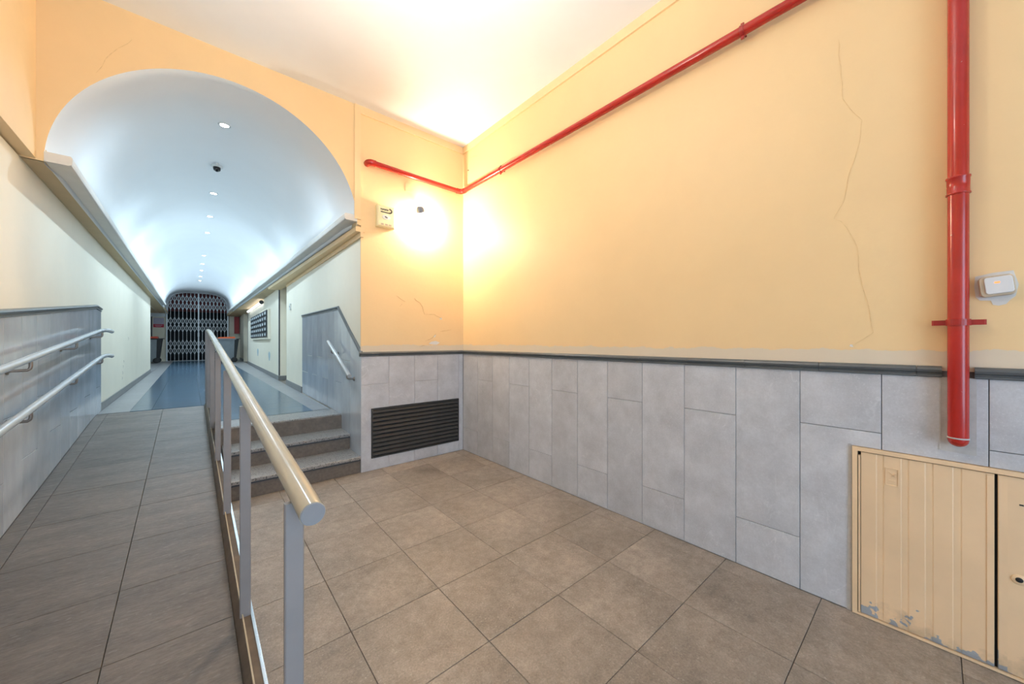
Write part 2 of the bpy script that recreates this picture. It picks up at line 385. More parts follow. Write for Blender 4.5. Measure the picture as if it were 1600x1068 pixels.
# ------------------------------------------------------------------ ramp kerb with its two edge strips
def kerb_pts(xa, xb, za, zb):
    """sloped bar between kerb-relative x offsets and heights above the ramp"""
    Y = [1.0, 2.0, 3.0, 4.0, 5.0, 5.95, 6.10]; m = MB(); vs = []; fs = []
    for y in Y: vs += [(kx(y)+xa, y, rz(y)+za), (kx(y)+xb, y, rz(y)+za), (kx(y)+xb, y, rz(y)+zb), (kx(y)+xa, y, rz(y)+zb)]
    for i in range(len(Y)-1):
        for k in range(4): fs.append((i*4+k, i*4+(k+1) % 4, (i+1)*4+(k+1) % 4, (i+1)*4+k))
    e = (len(Y)-1)*4; fs += [(3, 2, 1, 0), (e, e+1, e+2, e+3)]
    return m.add(vs, fs)
kb = MB(); Y = [1.0, 2.0, 3.0, 4.0, 5.0, 5.95, 6.10]; vs = []; fs = []
for y in Y:
    x = kx(y); r = rz(y)
    vs += [(x-0.022, y, -0.05), (x+0.034, y, -0.05), (x+0.034, y, r+0.030), (x+0.002, y, r+0.030), (x-0.004, y, r+0.026), (x-0.022, y, r-0.004)]
for i in range(len(Y)-1):
    for k in range(6): fs.append((i*6+k, i*6+(k+1) % 6, (i+1)*6+(k+1) % 6, (i+1)*6+k))
fs += [tuple(range(5, -1, -1)), tuple((len(Y)-1)*6+k for k in range(6))]
kerb = struct(kb.add(vs, fs).build('ramp_kerb', M_kerb), 'narrow brown stone kerb along the edge of the ramp', 'kerb')
kerb_pts(-0.001, 0.004, 0.020, 0.046).build('edge_lip', M_rail, kerb)
kerb_pts(0.030, 0.041, 0.010, 0.034).build('edge_strip', M_steel, kerb)

# ------------------------------------------------------------------ handrail on the kerb
hr = thing('handrail', 'cream tubular handrail on flat posts along the ramp kerb', 'handrail', (0.15, 0.87, 0.0))
def rx(y): return kx(y) + 0.029
def px_(y): return kx(y) + 0.012
YE0, YE1 = 0.868, 6.42
def rtop(y): return 0.930 + 0.0962 * (min(y, 6.2) - 0.869)
tb = MB(); tb.tube([(rx(y), y, rtop(y)) for y in [YE0+i*(YE1-YE0)/12 for i in range(13)]], 0.0255, 24)
tb.build('rail_tube', M_rail, hr)
d = Vector((rx(2)-rx(1), 1, 0.0962)).normalized()
cp = MB(); c0 = Vector((rx(YE0), YE0, rtop(YE0)))
cp.lathe([(0.0002, -0.0035), (0.0235, -0.0035), (0.0246, -0.002), (0.0246, 0.0)], c0, tuple(d), 24, sm=False); cp.build('end_cap', M_cap, hr)
for y in [0.965, 1.93, 2.905, 3.88, 4.85, 5.75, 6.30]:
    w, dp = 0.039, 0.018; x = px_(y); z0 = rz(y)+0.028 if y < 6.1 else ZP-0.002; z1 = rtop(y) - 0.010
    p = MB()
    ch = 0.003
    poly = [(x-w/2+ch, y-dp/2, z0), (x+w/2-ch, y-dp/2, z0), (x+w/2, y-dp/2+ch, z0), (x+w/2, y+dp/2-ch, z0), (x+w/2-ch, y+dp/2, z0), (x-w/2+ch, y+dp/2, z0), (x-w/2, y+dp/2-ch, z0), (x-w/2, y-dp/2+ch, z0)]
    p.prism(poly, (0, 0, z1-z0)); p.build('post', M_post, hr)

# ------------------------------------------------------------------ right wall
wr = MB()
wr.box((XR+0.006, YF, 1.175), (XR+0.25, YB+0.25, CEIL+0.1), 0)
wr.box((XR+0.014, YF, -0.1), (XR+0.25, YB+0.25, 1.175), 1)
wall_right = struct(wr.build('wall_right', [M_yellow, M_grout], None, centre=False), 'long yellow painted right wall with grey stone dado', 'wall')
CABY0, CABY1, CABZ = -0.60, 0.258, 0.80
def rtile(y0, y1, z0, z1):
    g = 0.0014
    y0 += g; y1 -= g; z0 += g; z1 -= g
    if y0 >= CABY1 or y1 <= CABY0 or z0 >= CABZ:
        P = [(XR, y0, z0), (XR, y1, z0), (XR, y1, z1), (XR, y0, z1)]
    elif y0 >= CABY0 and y1 <= CABY1:
        if z1 <= CABZ: return
        P = [(XR, y0, CABZ), (XR, y1, CABZ), (XR, y1, z1), (XR, y0, z1)]
    elif y1 > CABY1:
        if z1 <= CABZ: P = [(XR, CABY1, z0), (XR, y1, z0), (XR, y1, z1), (XR, CABY1, z1)]
        else: P = [(XR, CABY1, z0), (XR, y1, z0), (XR, y1, z1), (XR, y0, z1), (XR, y0, CABZ), (XR, CABY1, CABZ)]
    else:
        if z1 <= CABZ: P = [(XR, y0, z0), (XR, CABY0, z0), (XR, CABY0, z1), (XR, y0, z1)]
        else: P = [(XR, y0, z0), (XR, CABY0, z0), (XR, CABY0, CABZ), (XR, y1, CABZ), (XR, y1, z1), (XR, y0, z1)]
    MB().prism(P, (0.014, 0, 0), inset=0.0012, depth=0.001).build('tile', M_tile, wall_right)
je = [3.684, 3.378, 3.103, 2.824, 2.529, 2.232, 1.94, 1.645, 1.353, 1.058, 0.758, 0.458, 0.158, -0.142, -0.442, -0.742, -1.042, -1.342, -1.642, -1.942, -2.242, -2.542, -2.842]
for i in range(len(je)-1):
    zj = [0.0, 0.272, 1.15] if i % 2 == 0 else [0.0, 0.866, 1.15]
    if je[i] == 0.458: zj = [0.0, 0.875, 1.15]
    for a, b in zip(zj[:-1], zj[1:]): rtile(je[i+1], je[i], max(a, 0.001), b)
DP = [(0.0, 0.047), (-0.008, 0.046), (-0.016, 0.040), (-0.019, 0.032), (-0.016, 0.022), (-0.009, 0.017), (-0.009, 0.013), (-0.013, 0.010), (-0.013, 0.003), (-0.010, 0.0), (0.0, 0.0)]
def dado_r(y0, y1):
    MB().prism([(XR+0.006+px*1.25, y0+0.0008, 1.148+pz) for px, pz in DP], (0, y1-y0-0.0016, 0)).build('dado_piece', M_dado, wall_right)
yy = 3.68
while yy > -2.6:
    y0 = yy - 0.33
    if y0 < -0.02 < yy or y0 < -0.11 < yy:      # the drain pipe interrupts the dado
        if yy > -0.022: dado_r(-0.022, yy)
        if y0 < -0.106: dado_r(y0, -0.106)
    else: dado_r(y0, yy)
    yy = y0
# mortar-filled slot behind the foot of the red pipe
MB().prism([(XR-0.0012, -0.112, 0.835), (XR-0.0012, -0.018, 0.84), (XR-0.0012, -0.018, 1.149), (XR-0.0012, -0.112, 1.149)], (0.003, 0, 0)).build('mortar_slot', M_mortar, wall_right)
MB().prism([(XR-0.0035, -0.019, 0.84), (XR-0.0035, -0.014, 0.84), (XR-0.0035, -0.014, 1.148), (XR-0.0035, -0.019, 1.148)], (0.004, 0, 0)).build('slot_edge', M_mortar, wall_right)
# mortar round the cabinet frame
MB().prism([(XR-0.002, CABY1+0.001, 0.0), (XR-0.002, CABY1+0.018, 0.0), (XR-0.002, CABY1+0.012, CABZ+0.006), (XR-0.002, CABY1+0.001, CABZ+0.006)], (0.004, 0, 0)).build('mortar_joint', M_mortar, wall_right)
def ribbon(name, pts, w, m, parent, to3, lift):
    """thin raised crack line along pts (u,v) on a wall; lift vector moves it off the wall"""
    B = MB(); P = [Vector((p[0], p[1], 0)) for p in pts]; q = []
    for i in range(len(P)):
        t = (P[min(i+1, len(P)-1)] - P[max(i-1, 0)]).normalized(); n = Vector((-t.y, t.x, 0))
        ww = w * (0.5 + 0.5*random.random()) * (0.35 if i in (0, len(P)-1) else 1)
        q.append((P[i]+n*ww/2, P[i]-n*ww/2))
    vs = []; L = Vector(lift)
    for a, b in q:
        A, Bq = Vector(to3(a.x, a.y)), Vector(to3(b.x, b.y)); vs += [A+L, Bq+L, Bq, A]
    fs = []
    for i in range(len(q)-1):
        for k in range(4): fs.append((i*4+k, i*4+(k+1) % 4, (i+1)*4+(k+1) % 4, (i+1)*4+k))
    e = (len(q)-1)*4; fs += [(3, 2, 1, 0), (e, e+1, e+2, e+3)]
    B.add(vs, fs).build(name, m, parent)
def densify(pts, j):
    out = []
    for a, b in zip(pts[:-1], pts[1:]):
        n = max(1, int(math.hypot(b[0]-a[0], b[1]-a[1]) / 0.035))
        for i in range(n): out.append((a[0]+(b[0]-a[0])*i/n + (random.uniform(-j, j) if i else 0), a[1]+(b[1]-a[1])*i/n))
    return out + [pts[-1]]
tr = lambda y, z: (XR+0.006, y, z)
CR = [(0.308, 2.793), (0.292, 2.489), (0.278, 2.46), (0.223, 2.354), (0.233, 2.245), (0.265, 2.127), (0.278, 2.044), (0.286, 1.988), (0.325, 1.911)]
ribbon('crack', densify(CR, 0.004), 0.0012, M_crack, wall_right, tr, (-0.0012, 0, 0))
CR2 = [(0.325, 1.911), (0.297, 1.889), (0.265, 1.823), (0.239, 1.745), (0.235, 1.644), (0.203, 1.484), (0.185, 1.342), (0.26, 1.279)]
ribbon('crack', densify(CR2, 0.004), 0.0016, M_crack, wall_right, tr, (-0.0012, 0, 0))
MB().prism([(XR+0.005, 0.254, 1.272), (XR+0.005, 0.268, 1.276), (XR+0.005, 0.264, 1.286), (XR+0.005, 0.256, 1.283)], (0.003, 0, 0)).build('plaster_chip', M_plaster, wall_right)
ribbon('crack', densify([(3.53, 3.447), (3.46, 3.44), (3.397, 3.419)], 0.004), 0.006, M_crack, wall_right, tr, (-0.0012, 0, 0))
MB().prism([(XR+0.005, 3.565, 3.31), (XR+0.005, 3.595, 3.317), (XR+0.005, 3.59, 3.33), (XR+0.005, 3.57, 3.322)], (0.003, 0, 0)).build('plaster_hole', M_ink, wall_right)
# bare plaster where the switch was set
pp = [(-0.108, 1.562), (-0.150, 1.572), (-0.20, 1.575), (-0.212, 1.52), (-0.205, 1.475), (-0.193, 1.462), (-0.183, 1.446), (-0.166, 1.441), (-0.152, 1.445), (-0.147, 1.462), (-0.120, 1.465), (-0.110, 1.478), (-0.106, 1.52)]
MB().prism([(XR+0.0045, y, z) for y, z in pp], (0.003, 0, 0)).build('plaster_patch', M_plaster, wall_right)

# ------------------------------------------------------------------ back wall with the arch
wb = MB()
wb.box((XS, YB+0.006, 1.175), (XR+0.05, YB+0.022, CEIL+0.1), 0); wb.box((XS+0.03, YB+0.022, 1.175), (XR+0.05, YB+0.25, CEIL+0.1), 0)
wb.box((XS+0.014, YB+0.014, -0.1), (XR+0.05, YB+0.25, 1.175), 2)
# arch head: plate from the left wall to the stair corner with the round opening
cx = vx(YB); n = 48
top = CEIL + 0.1; th = 0.012
A = [(cx - VR*math.cos(math.pi*i/n), VZ + VR*math.sin(math.pi*i/n)) for i in range(n+1)]
XL = uw(YB) - 0.1
outer = [(XL, SOF), (XL, top)] + [(XL + (XS-XL)*i/12, top) for i in range(1, 12)] + [(XS, top), (XS, SOF)]
inner = [(cx-VR, SOF)] + A + [(cx+VR, SOF)]
# front and back as strips between resampled outlines
def resample(P, k):
    d = [0]
    for a, b in zip(P[:-1], P[1:]): d.append(d[-1] + math.hypot(b[0]-a[0], b[1]-a[1]))
    out = []
    for i in range(k+1):
        t = d[-1]*i/k; j = 0
        while j < len(P)-2 and d[j+1] < t: j += 1
        u = (t-d[j])/max(d[j+1]-d[j], 1e-9); out.append((P[j][0]+(P[j+1][0]-P[j][0])*u, P[j][1]+(P[j+1][1]-P[j][1])*u))
    return out
K = 96
I2 = resample(inner, K)
O2 = []
for (x, z) in I2:                               # push each inner point straight out to the outer rectangle
    dx, dz = x-cx, z-VZ+0.25; s = 1e9
    if dx < -1e-6: s = min(s, (XL-cx)/dx)
    if dx > 1e-6: s = min(s, (XS-cx)/dx)
    if dz > 1e-6: s = min(s, (top-VZ+0.25)/dz)
    O2.append((cx+dx*s, max(VZ-0.25+dz*s, SOF)))
O2[0] = (XL, SOF); O2[-1] = (XS, SOF)
vs = []; fs = []; mi = []
for (a, b) in zip(I2, O2): vs += [(a[0], YB, a[1]), (b[0], YB, b[1]), (a[0], YB+th, a[1]), (b[0], YB+th, b[1])]
for i in range(K):
    p = i*4; q = p+4
    wb.add([vs[p], vs[p+1], vs[q+1], vs[q]], [(0, 1, 2, 3)], 0)
    wb.add([vs[p+2], vs[p+3], vs[q+3], vs[q+2]], [(3, 2, 1, 0)], 0)
    wb.add([vs[p], vs[q], vs[q+2], vs[p+2]], [(0, 1, 2, 3)], 1)
wall_back = struct(wb.build('wall_back', [M_yellow, M_vault, M_grout], None, centre=False), 'yellow end wall with the arched corridor mouth and the vent', 'wall')
GR = (1.291, 2.322, 0.120, 0.623)
def btile(x0, x1, z0, z1):
    g = 0.0014
    rects = [(x0, x1, z0, z1)]
    if x1 > GR[0] and x0 < GR[1] and z1 > GR[2] and z0 < GR[3]:
        a, b = max(x0, GR[0]), min(x1, GR[1])
        if x0 < GR[0]:                          # C-shaped tile left of the grille
            P = [(x0, z0), (x1, z0), (x1, GR[2]), (GR[0], GR[2]), (GR[0], min(z1, GR[3]))]
            if z1 > GR[3]: P += [(x1, GR[3]), (x1, z1), (x0, z1)]
            else: P += [(GR[0], z1), (x0, z1)]
            if z0 > GR[2]: P = [(x0, z0), (GR[0], z0), (GR[0], GR[3]), (x1, GR[3]), (x1, z1), (x0, z1)]
            MB().prism([(x, YB, z) for x, z in P], (0, 0.014, 0), inset=0.001, depth=0.001).build('tile', M_tile, wall_back); return
        rects = []
        if z0 < GR[2]: rects.append((x0, x1, z0, GR[2]))
        if z1 > GR[3]: rects.append((x0, x1, GR[3], z1))
    for a, b, c, e in rects:
        MB().prism([(a+g, YB, c+g), (b-g, YB, c+g), (b-g, YB, e-g), (a+g, YB, e-g)], (0, 0.014, 0), inset=0.0012, depth=0.001).build('tile', M_tile, wall_back)
bx = [XS+0.001, 1.474, 1.759, 2.04, 2.322, XR-0.001]
for i in range(5):
    zj = [0.001, 0.866, 1.15] if i % 2 == 0 else [0.001, 0.272, 1.15]
    if i == 4: zj = [0.001, 1.15]
    for a, b in zip(zj[:-1], zj[1:]): btile(bx[i], bx[i+1], a, b)
xx = XS - 0.02
for x1 in (1.36, 1.69, 2.02, 2.35, XR-0.012):
    MB().prism([(xx+0.0008, YB+0.006+px*1.25, 1.148+pz) for px, pz in DP], (x1-xx-0.0016, 0, 0)).build('dado_piece', M_dado, wall_back); xx = x1
tb_ = lambda x, z: (x, YB+0.006, z)
for L in ([(1.556, 1.783), (1.605, 1.749), (1.655, 1.724)], [(1.758, 1.77), (1.822, 1.726), (1.865, 1.639)], [(1.887, 1.6), (1.998, 1.605), (2.09, 1.568)],
          [(1.887, 1.304), (1.975, 1.34), (2.021, 1.386)], [(2.078, 1.413), (2.221, 1.437)], [(1.822, 1.24), (1.865, 1.254), (1.887, 1.25)],
          [(1.865, 1.639), (1.88, 1.60)], [(1.595, 1.672), (1.619, 1.702)]):
    ribbon('crack', densify(L, 0.012), 0.007, M_crack_dark, wall_back, tb_, (0, -0.0022, 0))
for P in ([(1.93, 1.27), (2.03, 1.262), (2.07, 1.285), (2.02, 1.305), (1.96, 1.296)], [(1.985, 1.345), (2.01, 1.35), (2.02, 1.375), (2.0, 1.37)], [(2.06, 1.555), (2.10, 1.55), (2.09, 1.575)]):
    MB().prism([(x, YB+0.0045, z) for x, z in P], (0, 0.003, 0)).build('plaster_chip', M_plaster, wall_back)
ta = lambda x, z: (x, YB, z)
ribbon('crack', densify([(-0.545, 3.112), (-0.516, 3.174), (-0.502, 3.229), (-0.481, 3.27), (-0.442, 3.335), (-0.396, 3.391), (-0.377, 3.428)], 0.006), 0.0035, M_crack, wall_back, ta, (0, -0.0012, 0))

# trim strips under the ceiling and down the corner of the arch wall
struct(MB().box((1.128, YB-0.010, 2.50), (1.186, YB+0.004, CEIL)).build('trim_1', M_yellow_plain))
struct(MB().box((1.186, YB-0.010, CEIL-0.075), (XR, YB+0.007, CEIL)).build('trim_2', M_yellow_plain))
struct(MB().box((XR-0.010, YF, CEIL-0.075), (XR+0.007, YB, CEIL)).build('trim_3', M_yellow_plain))

# ------------------------------------------------------------------ left wall, upper wall, soffits
wl = MB()
wl.add([(lwy(YF), YF, -0.1), (lwy(6.356), 6.356, -0.1), (lwy(6.356), 6.356, SOF), (lwy(YF), YF, SOF), (lwy(YF)-0.2, YF, -0.1), (lwy(6.356)-0.2, 6.356, -0.1), (lwy(6.356)-0.2, 6.356, SOF), (lwy(YF)-0.2, YF, SOF)],
       [(0,1,2,3),(7,6,5,4),(0,3,7,4),(1,5,6,2),(3,2,6,7),(0,4,5,1)])
wl.add([(lwy(6.358), 6.356, -0.1), (lwy(13.45), 13.45, -0.1), (lwy(13.45), 13.45, SOF), (lwy(6.358), 6.356, SOF), (lwy(6.358)-0.2, 6.356, -0.1), (lwy(13.45)-0.2, 13.45, -0.1), (lwy(13.45)-0.2, 13.45, SOF), (lwy(6.358)-0.2, 6.356, SOF)],
       [(0,1,2,3),(7,6,5,4),(0,3,7,4),(1,5,6,2),(3,2,6,7),(0,4,5,1)])
wall_left = struct(wl.build('wall_left', M_cream, None, centre=False), 'pale cream left wall beside the ramp and corridor', 'wall')
ul = MB()
ul.add([(uw(YF), YF, 2.455), (uw(YB), YB+0.01, 2.455), (uw(YB), YB+0.01, CEIL+0.1), (uw(YF), YF, CEIL+0.1), (uw(YF)-0.3, YF, 2.455), (uw(YB)-0.3, YB+0.01, 2.455), (uw(YB)-0.3, YB+0.01, CEIL+0.1), (uw(YF)-0.3, YF, CEIL+0.1)],
       [(0,1,2,3),(7,6,5,4),(0,3,7,4),(1,5,6,2),(3,2,6,7),(0,4,5,1)])
struct(ul.build('wall_left_upper', M_yellow_plain, None, centre=False), 'yellow upper left wall overhanging the paler wall below', 'wall')
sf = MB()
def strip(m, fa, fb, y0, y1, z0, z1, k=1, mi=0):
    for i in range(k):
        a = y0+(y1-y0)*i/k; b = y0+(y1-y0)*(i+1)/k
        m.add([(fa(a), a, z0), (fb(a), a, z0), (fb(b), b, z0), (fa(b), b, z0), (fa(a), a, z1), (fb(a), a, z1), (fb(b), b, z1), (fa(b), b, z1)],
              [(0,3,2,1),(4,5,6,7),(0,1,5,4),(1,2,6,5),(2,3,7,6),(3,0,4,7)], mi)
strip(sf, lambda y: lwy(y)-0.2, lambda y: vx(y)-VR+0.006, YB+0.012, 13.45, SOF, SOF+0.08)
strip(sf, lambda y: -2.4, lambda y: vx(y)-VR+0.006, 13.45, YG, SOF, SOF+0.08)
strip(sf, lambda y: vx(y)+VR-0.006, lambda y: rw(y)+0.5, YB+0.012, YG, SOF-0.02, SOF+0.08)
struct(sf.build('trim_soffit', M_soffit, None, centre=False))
# yellow ledge moulding under the right cornice
lm = MB()
strip(lm, lambda y: vx(y)+VR-0.015, lambda y: rw(y)+0.03, YB-0.004, 9.0, SOF-0.065, SOF-0.02)
strip(lm, lambda y: rw(y)-0.008, lambda y: rw(y)+0.02, YB-0.010, 8.02, SOF-0.115, SOF-0.064)
struct(lm.build('trim_ledge', M_yellow_plain, None, centre=False))

# left stone cladding along the ramp with its sloping dado
def dtop(y): return (1.427 + 0.0846*(y-3.308)) if y < 6.10 else (1.663 - 0.06*(y-6.10))
ly = [6.357 - 0.30*i for i in range(0, 32)]
for i in range(len(ly)-1):
    y1, y0 = ly[i]-0.0013, ly[i+1]+0.0013; g = 0.0013
    zb = max(0.0, min(rz(y0), rz(y1)) - 0.012)
    mid = rz((y0+y1)/2) + ((0.62 if i % 2 else 0.30) if True else 0)
    for part in (0, 1):
        if part == 0: P = [(y0, rz(y0)), (y1, rz(y1)), (y1, mid-g), (y0, mid-g)]
        else: P = [(y0, mid+g), (y1, mid+g), (y1, dtop(y1)), (y0, dtop(y0))]
        MB().prism([(lw(y), y, z) for y, z in P], (-0.014, 0, 0), inset=0.001, depth=0.001).build('tile', M_tile_gloss, wall_left)
# dado cap pieces
yb_ = [6.372, 6.10] + [6.10 - 0.33*i for i in range(1, 28)]
for a, b in zip(yb_[1:], yb_[:-1]):
    m = MB(); va = []; g = 0.0006
    for y in (a+g, b-g): va += [(lw(y)-0.014-px*1.5, y, dtop(y)+pz*1.0) for px, pz in DP]
    k = len(DP); fs = [(i, (i+1) % k, k+(i+1) % k, k+i) for i in range(k)] + [tuple(range(k-1, -1, -1)), tuple(range(k, 2*k))]
    m.add(va, fs).build('dado_piece', M_dado, wall_left)
# skirting in the corridor
m = MB(); strip(m, lambda y: lwy(y), lambda y: lwy(y)+0.012, 6.36, 13.45, ZP, ZP+0.09); struct(m.build('baseboard_left', M_skirt, None, centre=False))
# dark pen scribbles low on the left wall
for k, (y, z, h) in enumerate([(8.30, 0.78, 0.05), (8.36, 0.88, 0.04), (8.42, 0.96, 0.04), (9.0, 1.32, 0.05), (8.25, 0.70, 0.05)]):
    ribbon('scuff_mark', [(y, z), (y+0.03, z+h*0.5), (y-0.01, z+h)], 0.012, M_skirt, wall_left, lambda a, b: (lwy(a), a, b), (0.0012, 0, 0))

# ------------------------------------------------------------------ right wall of the corridor with door recesses
R1a, R1b, R2a, R2b = 8.03, 8.95, 16.4, 18.4; RD = 0.16
wc = MB()
for a, b in ((YB+0.02, R1a), (R1b, R2a), (R2b, YG)):
    strip(wc, lambda y: rw(y)+(0.012 if y < 6.56 else 0.0), lambda y: rw(y)+0.3, a, min(b, 6.56) if a < 6 else b, -0.1, SOF-0.02)
    if a < 6: strip(wc, lambda y: rw(y), lambda y: rw(y)+0.3, 6.56, b, -0.1, SOF-0.02)
wall_corr = struct(wc.build('wall_right_corridor', M_cream, None, centre=False), 'cream right wall of the vaulted corridor', 'wall')
strip_ = MB(); strip(strip_, lambda y: rw(y)+RD, lambda y: rw(y)+0.3, R1a, R1b, ZP, SOF-0.02); door1 = struct(strip_.build('door_1', M_cream, None, centre=False), 'plain cream door set back in the corridor wall', 'door')
strip_ = MB(); strip(strip_, lambda y: rw(y)+RD, lambda y: rw(y)+0.3, R2a, R2b, ZP, SOF-0.02); door2 = struct(strip_.build('door_2', M_cream, None, centre=False), 'far cream double door set back near the gate', 'door')
for y in (16.9, 17.4, 17.9):
    strip_ = MB(); strip(strip_, lambda q: rw(q)+RD-0.008, lambda q: rw(q)+RD, y-0.02, y+0.02, ZP, SOF-0.03); strip_.build('stile', M_skirt, door2)
for y, zt in ((R1b, SOF-0.02), (R2a, SOF-0.02), (R1a-0.0, SOF-0.02)):
    m = MB(); s_ = 0.02
    if y == R1a: m.box((rw(y)+0.02, y-0.001, ZP), (rw(y)+RD, y+0.006, zt))
    elif y == R2a: m.box((rw(y)-0.006, y-0.06, ZP+0.02), (rw(y)+0.02, y+0.006, zt))
    else: m.box((rw(y)-0.006, y-0.006, ZP+0.10), (rw(y)+0.016, y+0.03, zt))
    m.build('corner_guard', M_trimdark, wall_corr)
for a, b in ((6.56, R1a), (R1b, R2a), (R2b, YG)):
    m = MB(); strip(m, lambda y: rw(y)-0.012, lambda y: rw(y), a, b, ZP, ZP+0.095)
    struct(m.build('baseboard_right', M_skirt, None, centre=False))
m = MB(); m.box((rw(R1b)-0.010, R1b-0.012, ZP), (rw(R1b)+RD, R1b, ZP+0.095)); struct(m.build('baseboard_right', M_skirt))
for y, z in ((13.04, 0.978), (10.485, 0.943)):
    c = [(y+0.16*math.cos(t)*(1+0.25*math.sin(3*t)), z+0.115*math.sin(t)) for t in [2*math.pi*i/12 for i in range(12)]]
    MB().prism([(rw(a)-0.0015, a, b) for a, b in c], (0.003, 0, 0)).build('paint_patch', M_bluepatch, wall_corr)

# stone cladding beside the stairs
def sd(y):
    if y > 4.50: return 1.665 + 0.0064*(y-4.5)
    return 1.15 + (1.665-1.15)/(4.50-3.70)*(y-3.70)
def sbase(y): return 0.16*sum(1 for q in nose if y > q-0.002)
cyl = [3.684, 4.03, 4.36, 4.655, 4.955, 5.255, 5.555, 5.855, 6.155, 6.555]
for i in range(len(cyl)-1):
    y0, y1 = cyl[i]+0.0012, cyl[i+1]-0.0012
    zb = 0.001 if i == 0 else (0.161 if i == 1 else (0.321 if y0 < 4.37 else ZP))
    mid = 1.09 if i % 2 == 1 else 0.83
    if i == 0: parts = [[(y0, zb), (y1, zb), (y1, sd(y1)), (y0, sd(y0))]]
    else:
        topP = [(y0, mid+0.0012), (y1, mid+0.0012), (y1, sd(y1))] + ([(4.5, sd(4.5))] if y0 < 4.5 < y1 else []) + [(y0, sd(y0))]
        parts = [[(y0, zb), (y1, zb), (y1, mid-0.0012), (y0, mid-0.0012)], topP]
    for P in parts:
        MB().prism([(rw(y), y, z) for y, z in P], (0.012, 0, 0), inset=0.001, depth=0.001).build('tile', M_tile_gloss, wall_corr)
dpt = [(3.672, 1.15), (4.06, sd(4.06)), (4.50, 1.665), (4.83, sd(4.83)), (5.16, sd(5.16)), (5.49, sd(5.49)), (5.82, sd(5.82)), (6.15, sd(6.15)), (6.57, sd(6.57))]
for (a, za), (b, zb) in zip(dpt[:-1], dpt[1:]):
    m = MB(); va = []
    for y, z in ((a, za), (b, zb)): va += [(rw(y)+0.012+px*1.3, y, z+pz) for px, pz in DP]
    k = len(DP); fs = [(i, (i+1) % k, k+(i+1) % k, k+i) for i in range(k)] + [tuple(range(k-1, -1, -1)), tuple(range(k, 2*k))]
    m.add(va, fs).build('dado_piece', M_dado, wall_corr)

# ------------------------------------------------------------------ vault
vm = MB(); rows = []; ns = 56
ysv = [YB+0.011, 3.72, 3.76, 3.80, 3.85, 3.90, 3.95, 4.0, 4.05, 4.1, 4.2, 4.5] + [5+i*0.75 for i in range(21)] + [YG-0.1]
def vr(y):
    t = min(1, max(0, (y-3.74)/0.32)); t = t*t*(3-2*t); return VR - 0.028*t
def section(y):
    # round barrel that flattens into a basket arch over the last metres before the gate
    t = min(1, max(0, (y-16.3)/4.0)); e = 2.0 / (2.0 + 1.7*t); out = []
    for i in range(ns+1):
        a = math.pi*i/ns; c_, s_ = math.cos(a), max(0.0, math.sin(a))
        out.append((math.copysign(abs(c_)**e, c_)*(1+0.085*t), s_**e))
    return out
for y in ysv:
    r = vr(y)
    rows.append([(vx(y)-VR-0.0, y, SOF-0.0)] + [(vx(y)-r*c_, y, VZ+r*s_) for c_, s_ in section(y)] + [(vx(y)+VR, y, SOF)])
k = ns+3; vs = [p for R in rows for p in R]
fs = [(i*k+j, i*k+j+1, (i+1)*k+j+1, (i+1)*k+j) for i in range(len(rows)-1) for j in range(k-1)]
vm.add(vs, fs, 0, True)
# outer skin so the vault has thickness
rows2 = [[(vx(y)-1.22*math.cos(math.pi*i/ns), y, VZ+1.22*math.sin(math.pi*i/ns)) for i in range(ns+1)] for y in (YB+0.02, YG)]
vm.add(rows2[0]+rows2[1], [(j, ns+1+j, ns+2+j, j+1) for j in range(ns)], 0, True)
struct(vm.build('ceiling_vault', M_vault, None, centre=False, fix=False), 'long white barrel vault over the corridor', 'ceiling')
# cornices
def cornice(s, y0, y1, zoff, label):
    m = MB(); prof = [(0.0, 0.0), (0.100, 0.0), (0.112, 0.006), (0.116, 0.02), (0.118, 0.050), (0.110, 0.062), (0.0, 0.062)]
    N_ = 12; va = []
    for i in range(N_+1):
        y = y0+(y1-y0)*i/N_
        va += [(vx(y)+s*(VR-px-0.002), y, zoff+pz) for px, pz in prof]
    k = len(prof); fs = [(i*k+j, i*k+(j+1) % k, (i+1)*k+(j+1) % k, (i+1)*k+j) for i in range(N_) for j in range(k)]
    fs += [tuple(range(k-1, -1, -1)), tuple(N_*k+j for j in range(k))]
    return struct(m.add(va, fs).build('trim_cornice', M_cornice, None, centre=False), label, 'cornice')
cornice(-1, YB-0.006, 16.0, 2.446, 'white plaster cornice ledge along the left foot of the vault')
cornice(1, YB-0.006, 18.2, 2.474, 'white plaster cornice ledge along the right foot of the vault')

# entrance ceiling and the wall with the street doorway behind the camera
struct(MB().box((-1.2, YF, CEIL), (XR+0.1, YB+0.02, CEIL+0.12)).build('ceiling', M_white), 'flat white ceiling of the entrance', 'ceiling')
wf = MB()
wf.box((-1.2, YF-0.2, -0.1), (-0.65, YF, CEIL)); wf.box((1.35, YF-0.2, -0.1), (2.7, YF, CEIL)); wf.box((-0.65, YF-0.2, 2.7), (1.35, YF, CEIL))
struct(wf.build('wall_front', M_yellow_plain, None, centre=False), 'yellow wall around the open street doorway', 'wall')

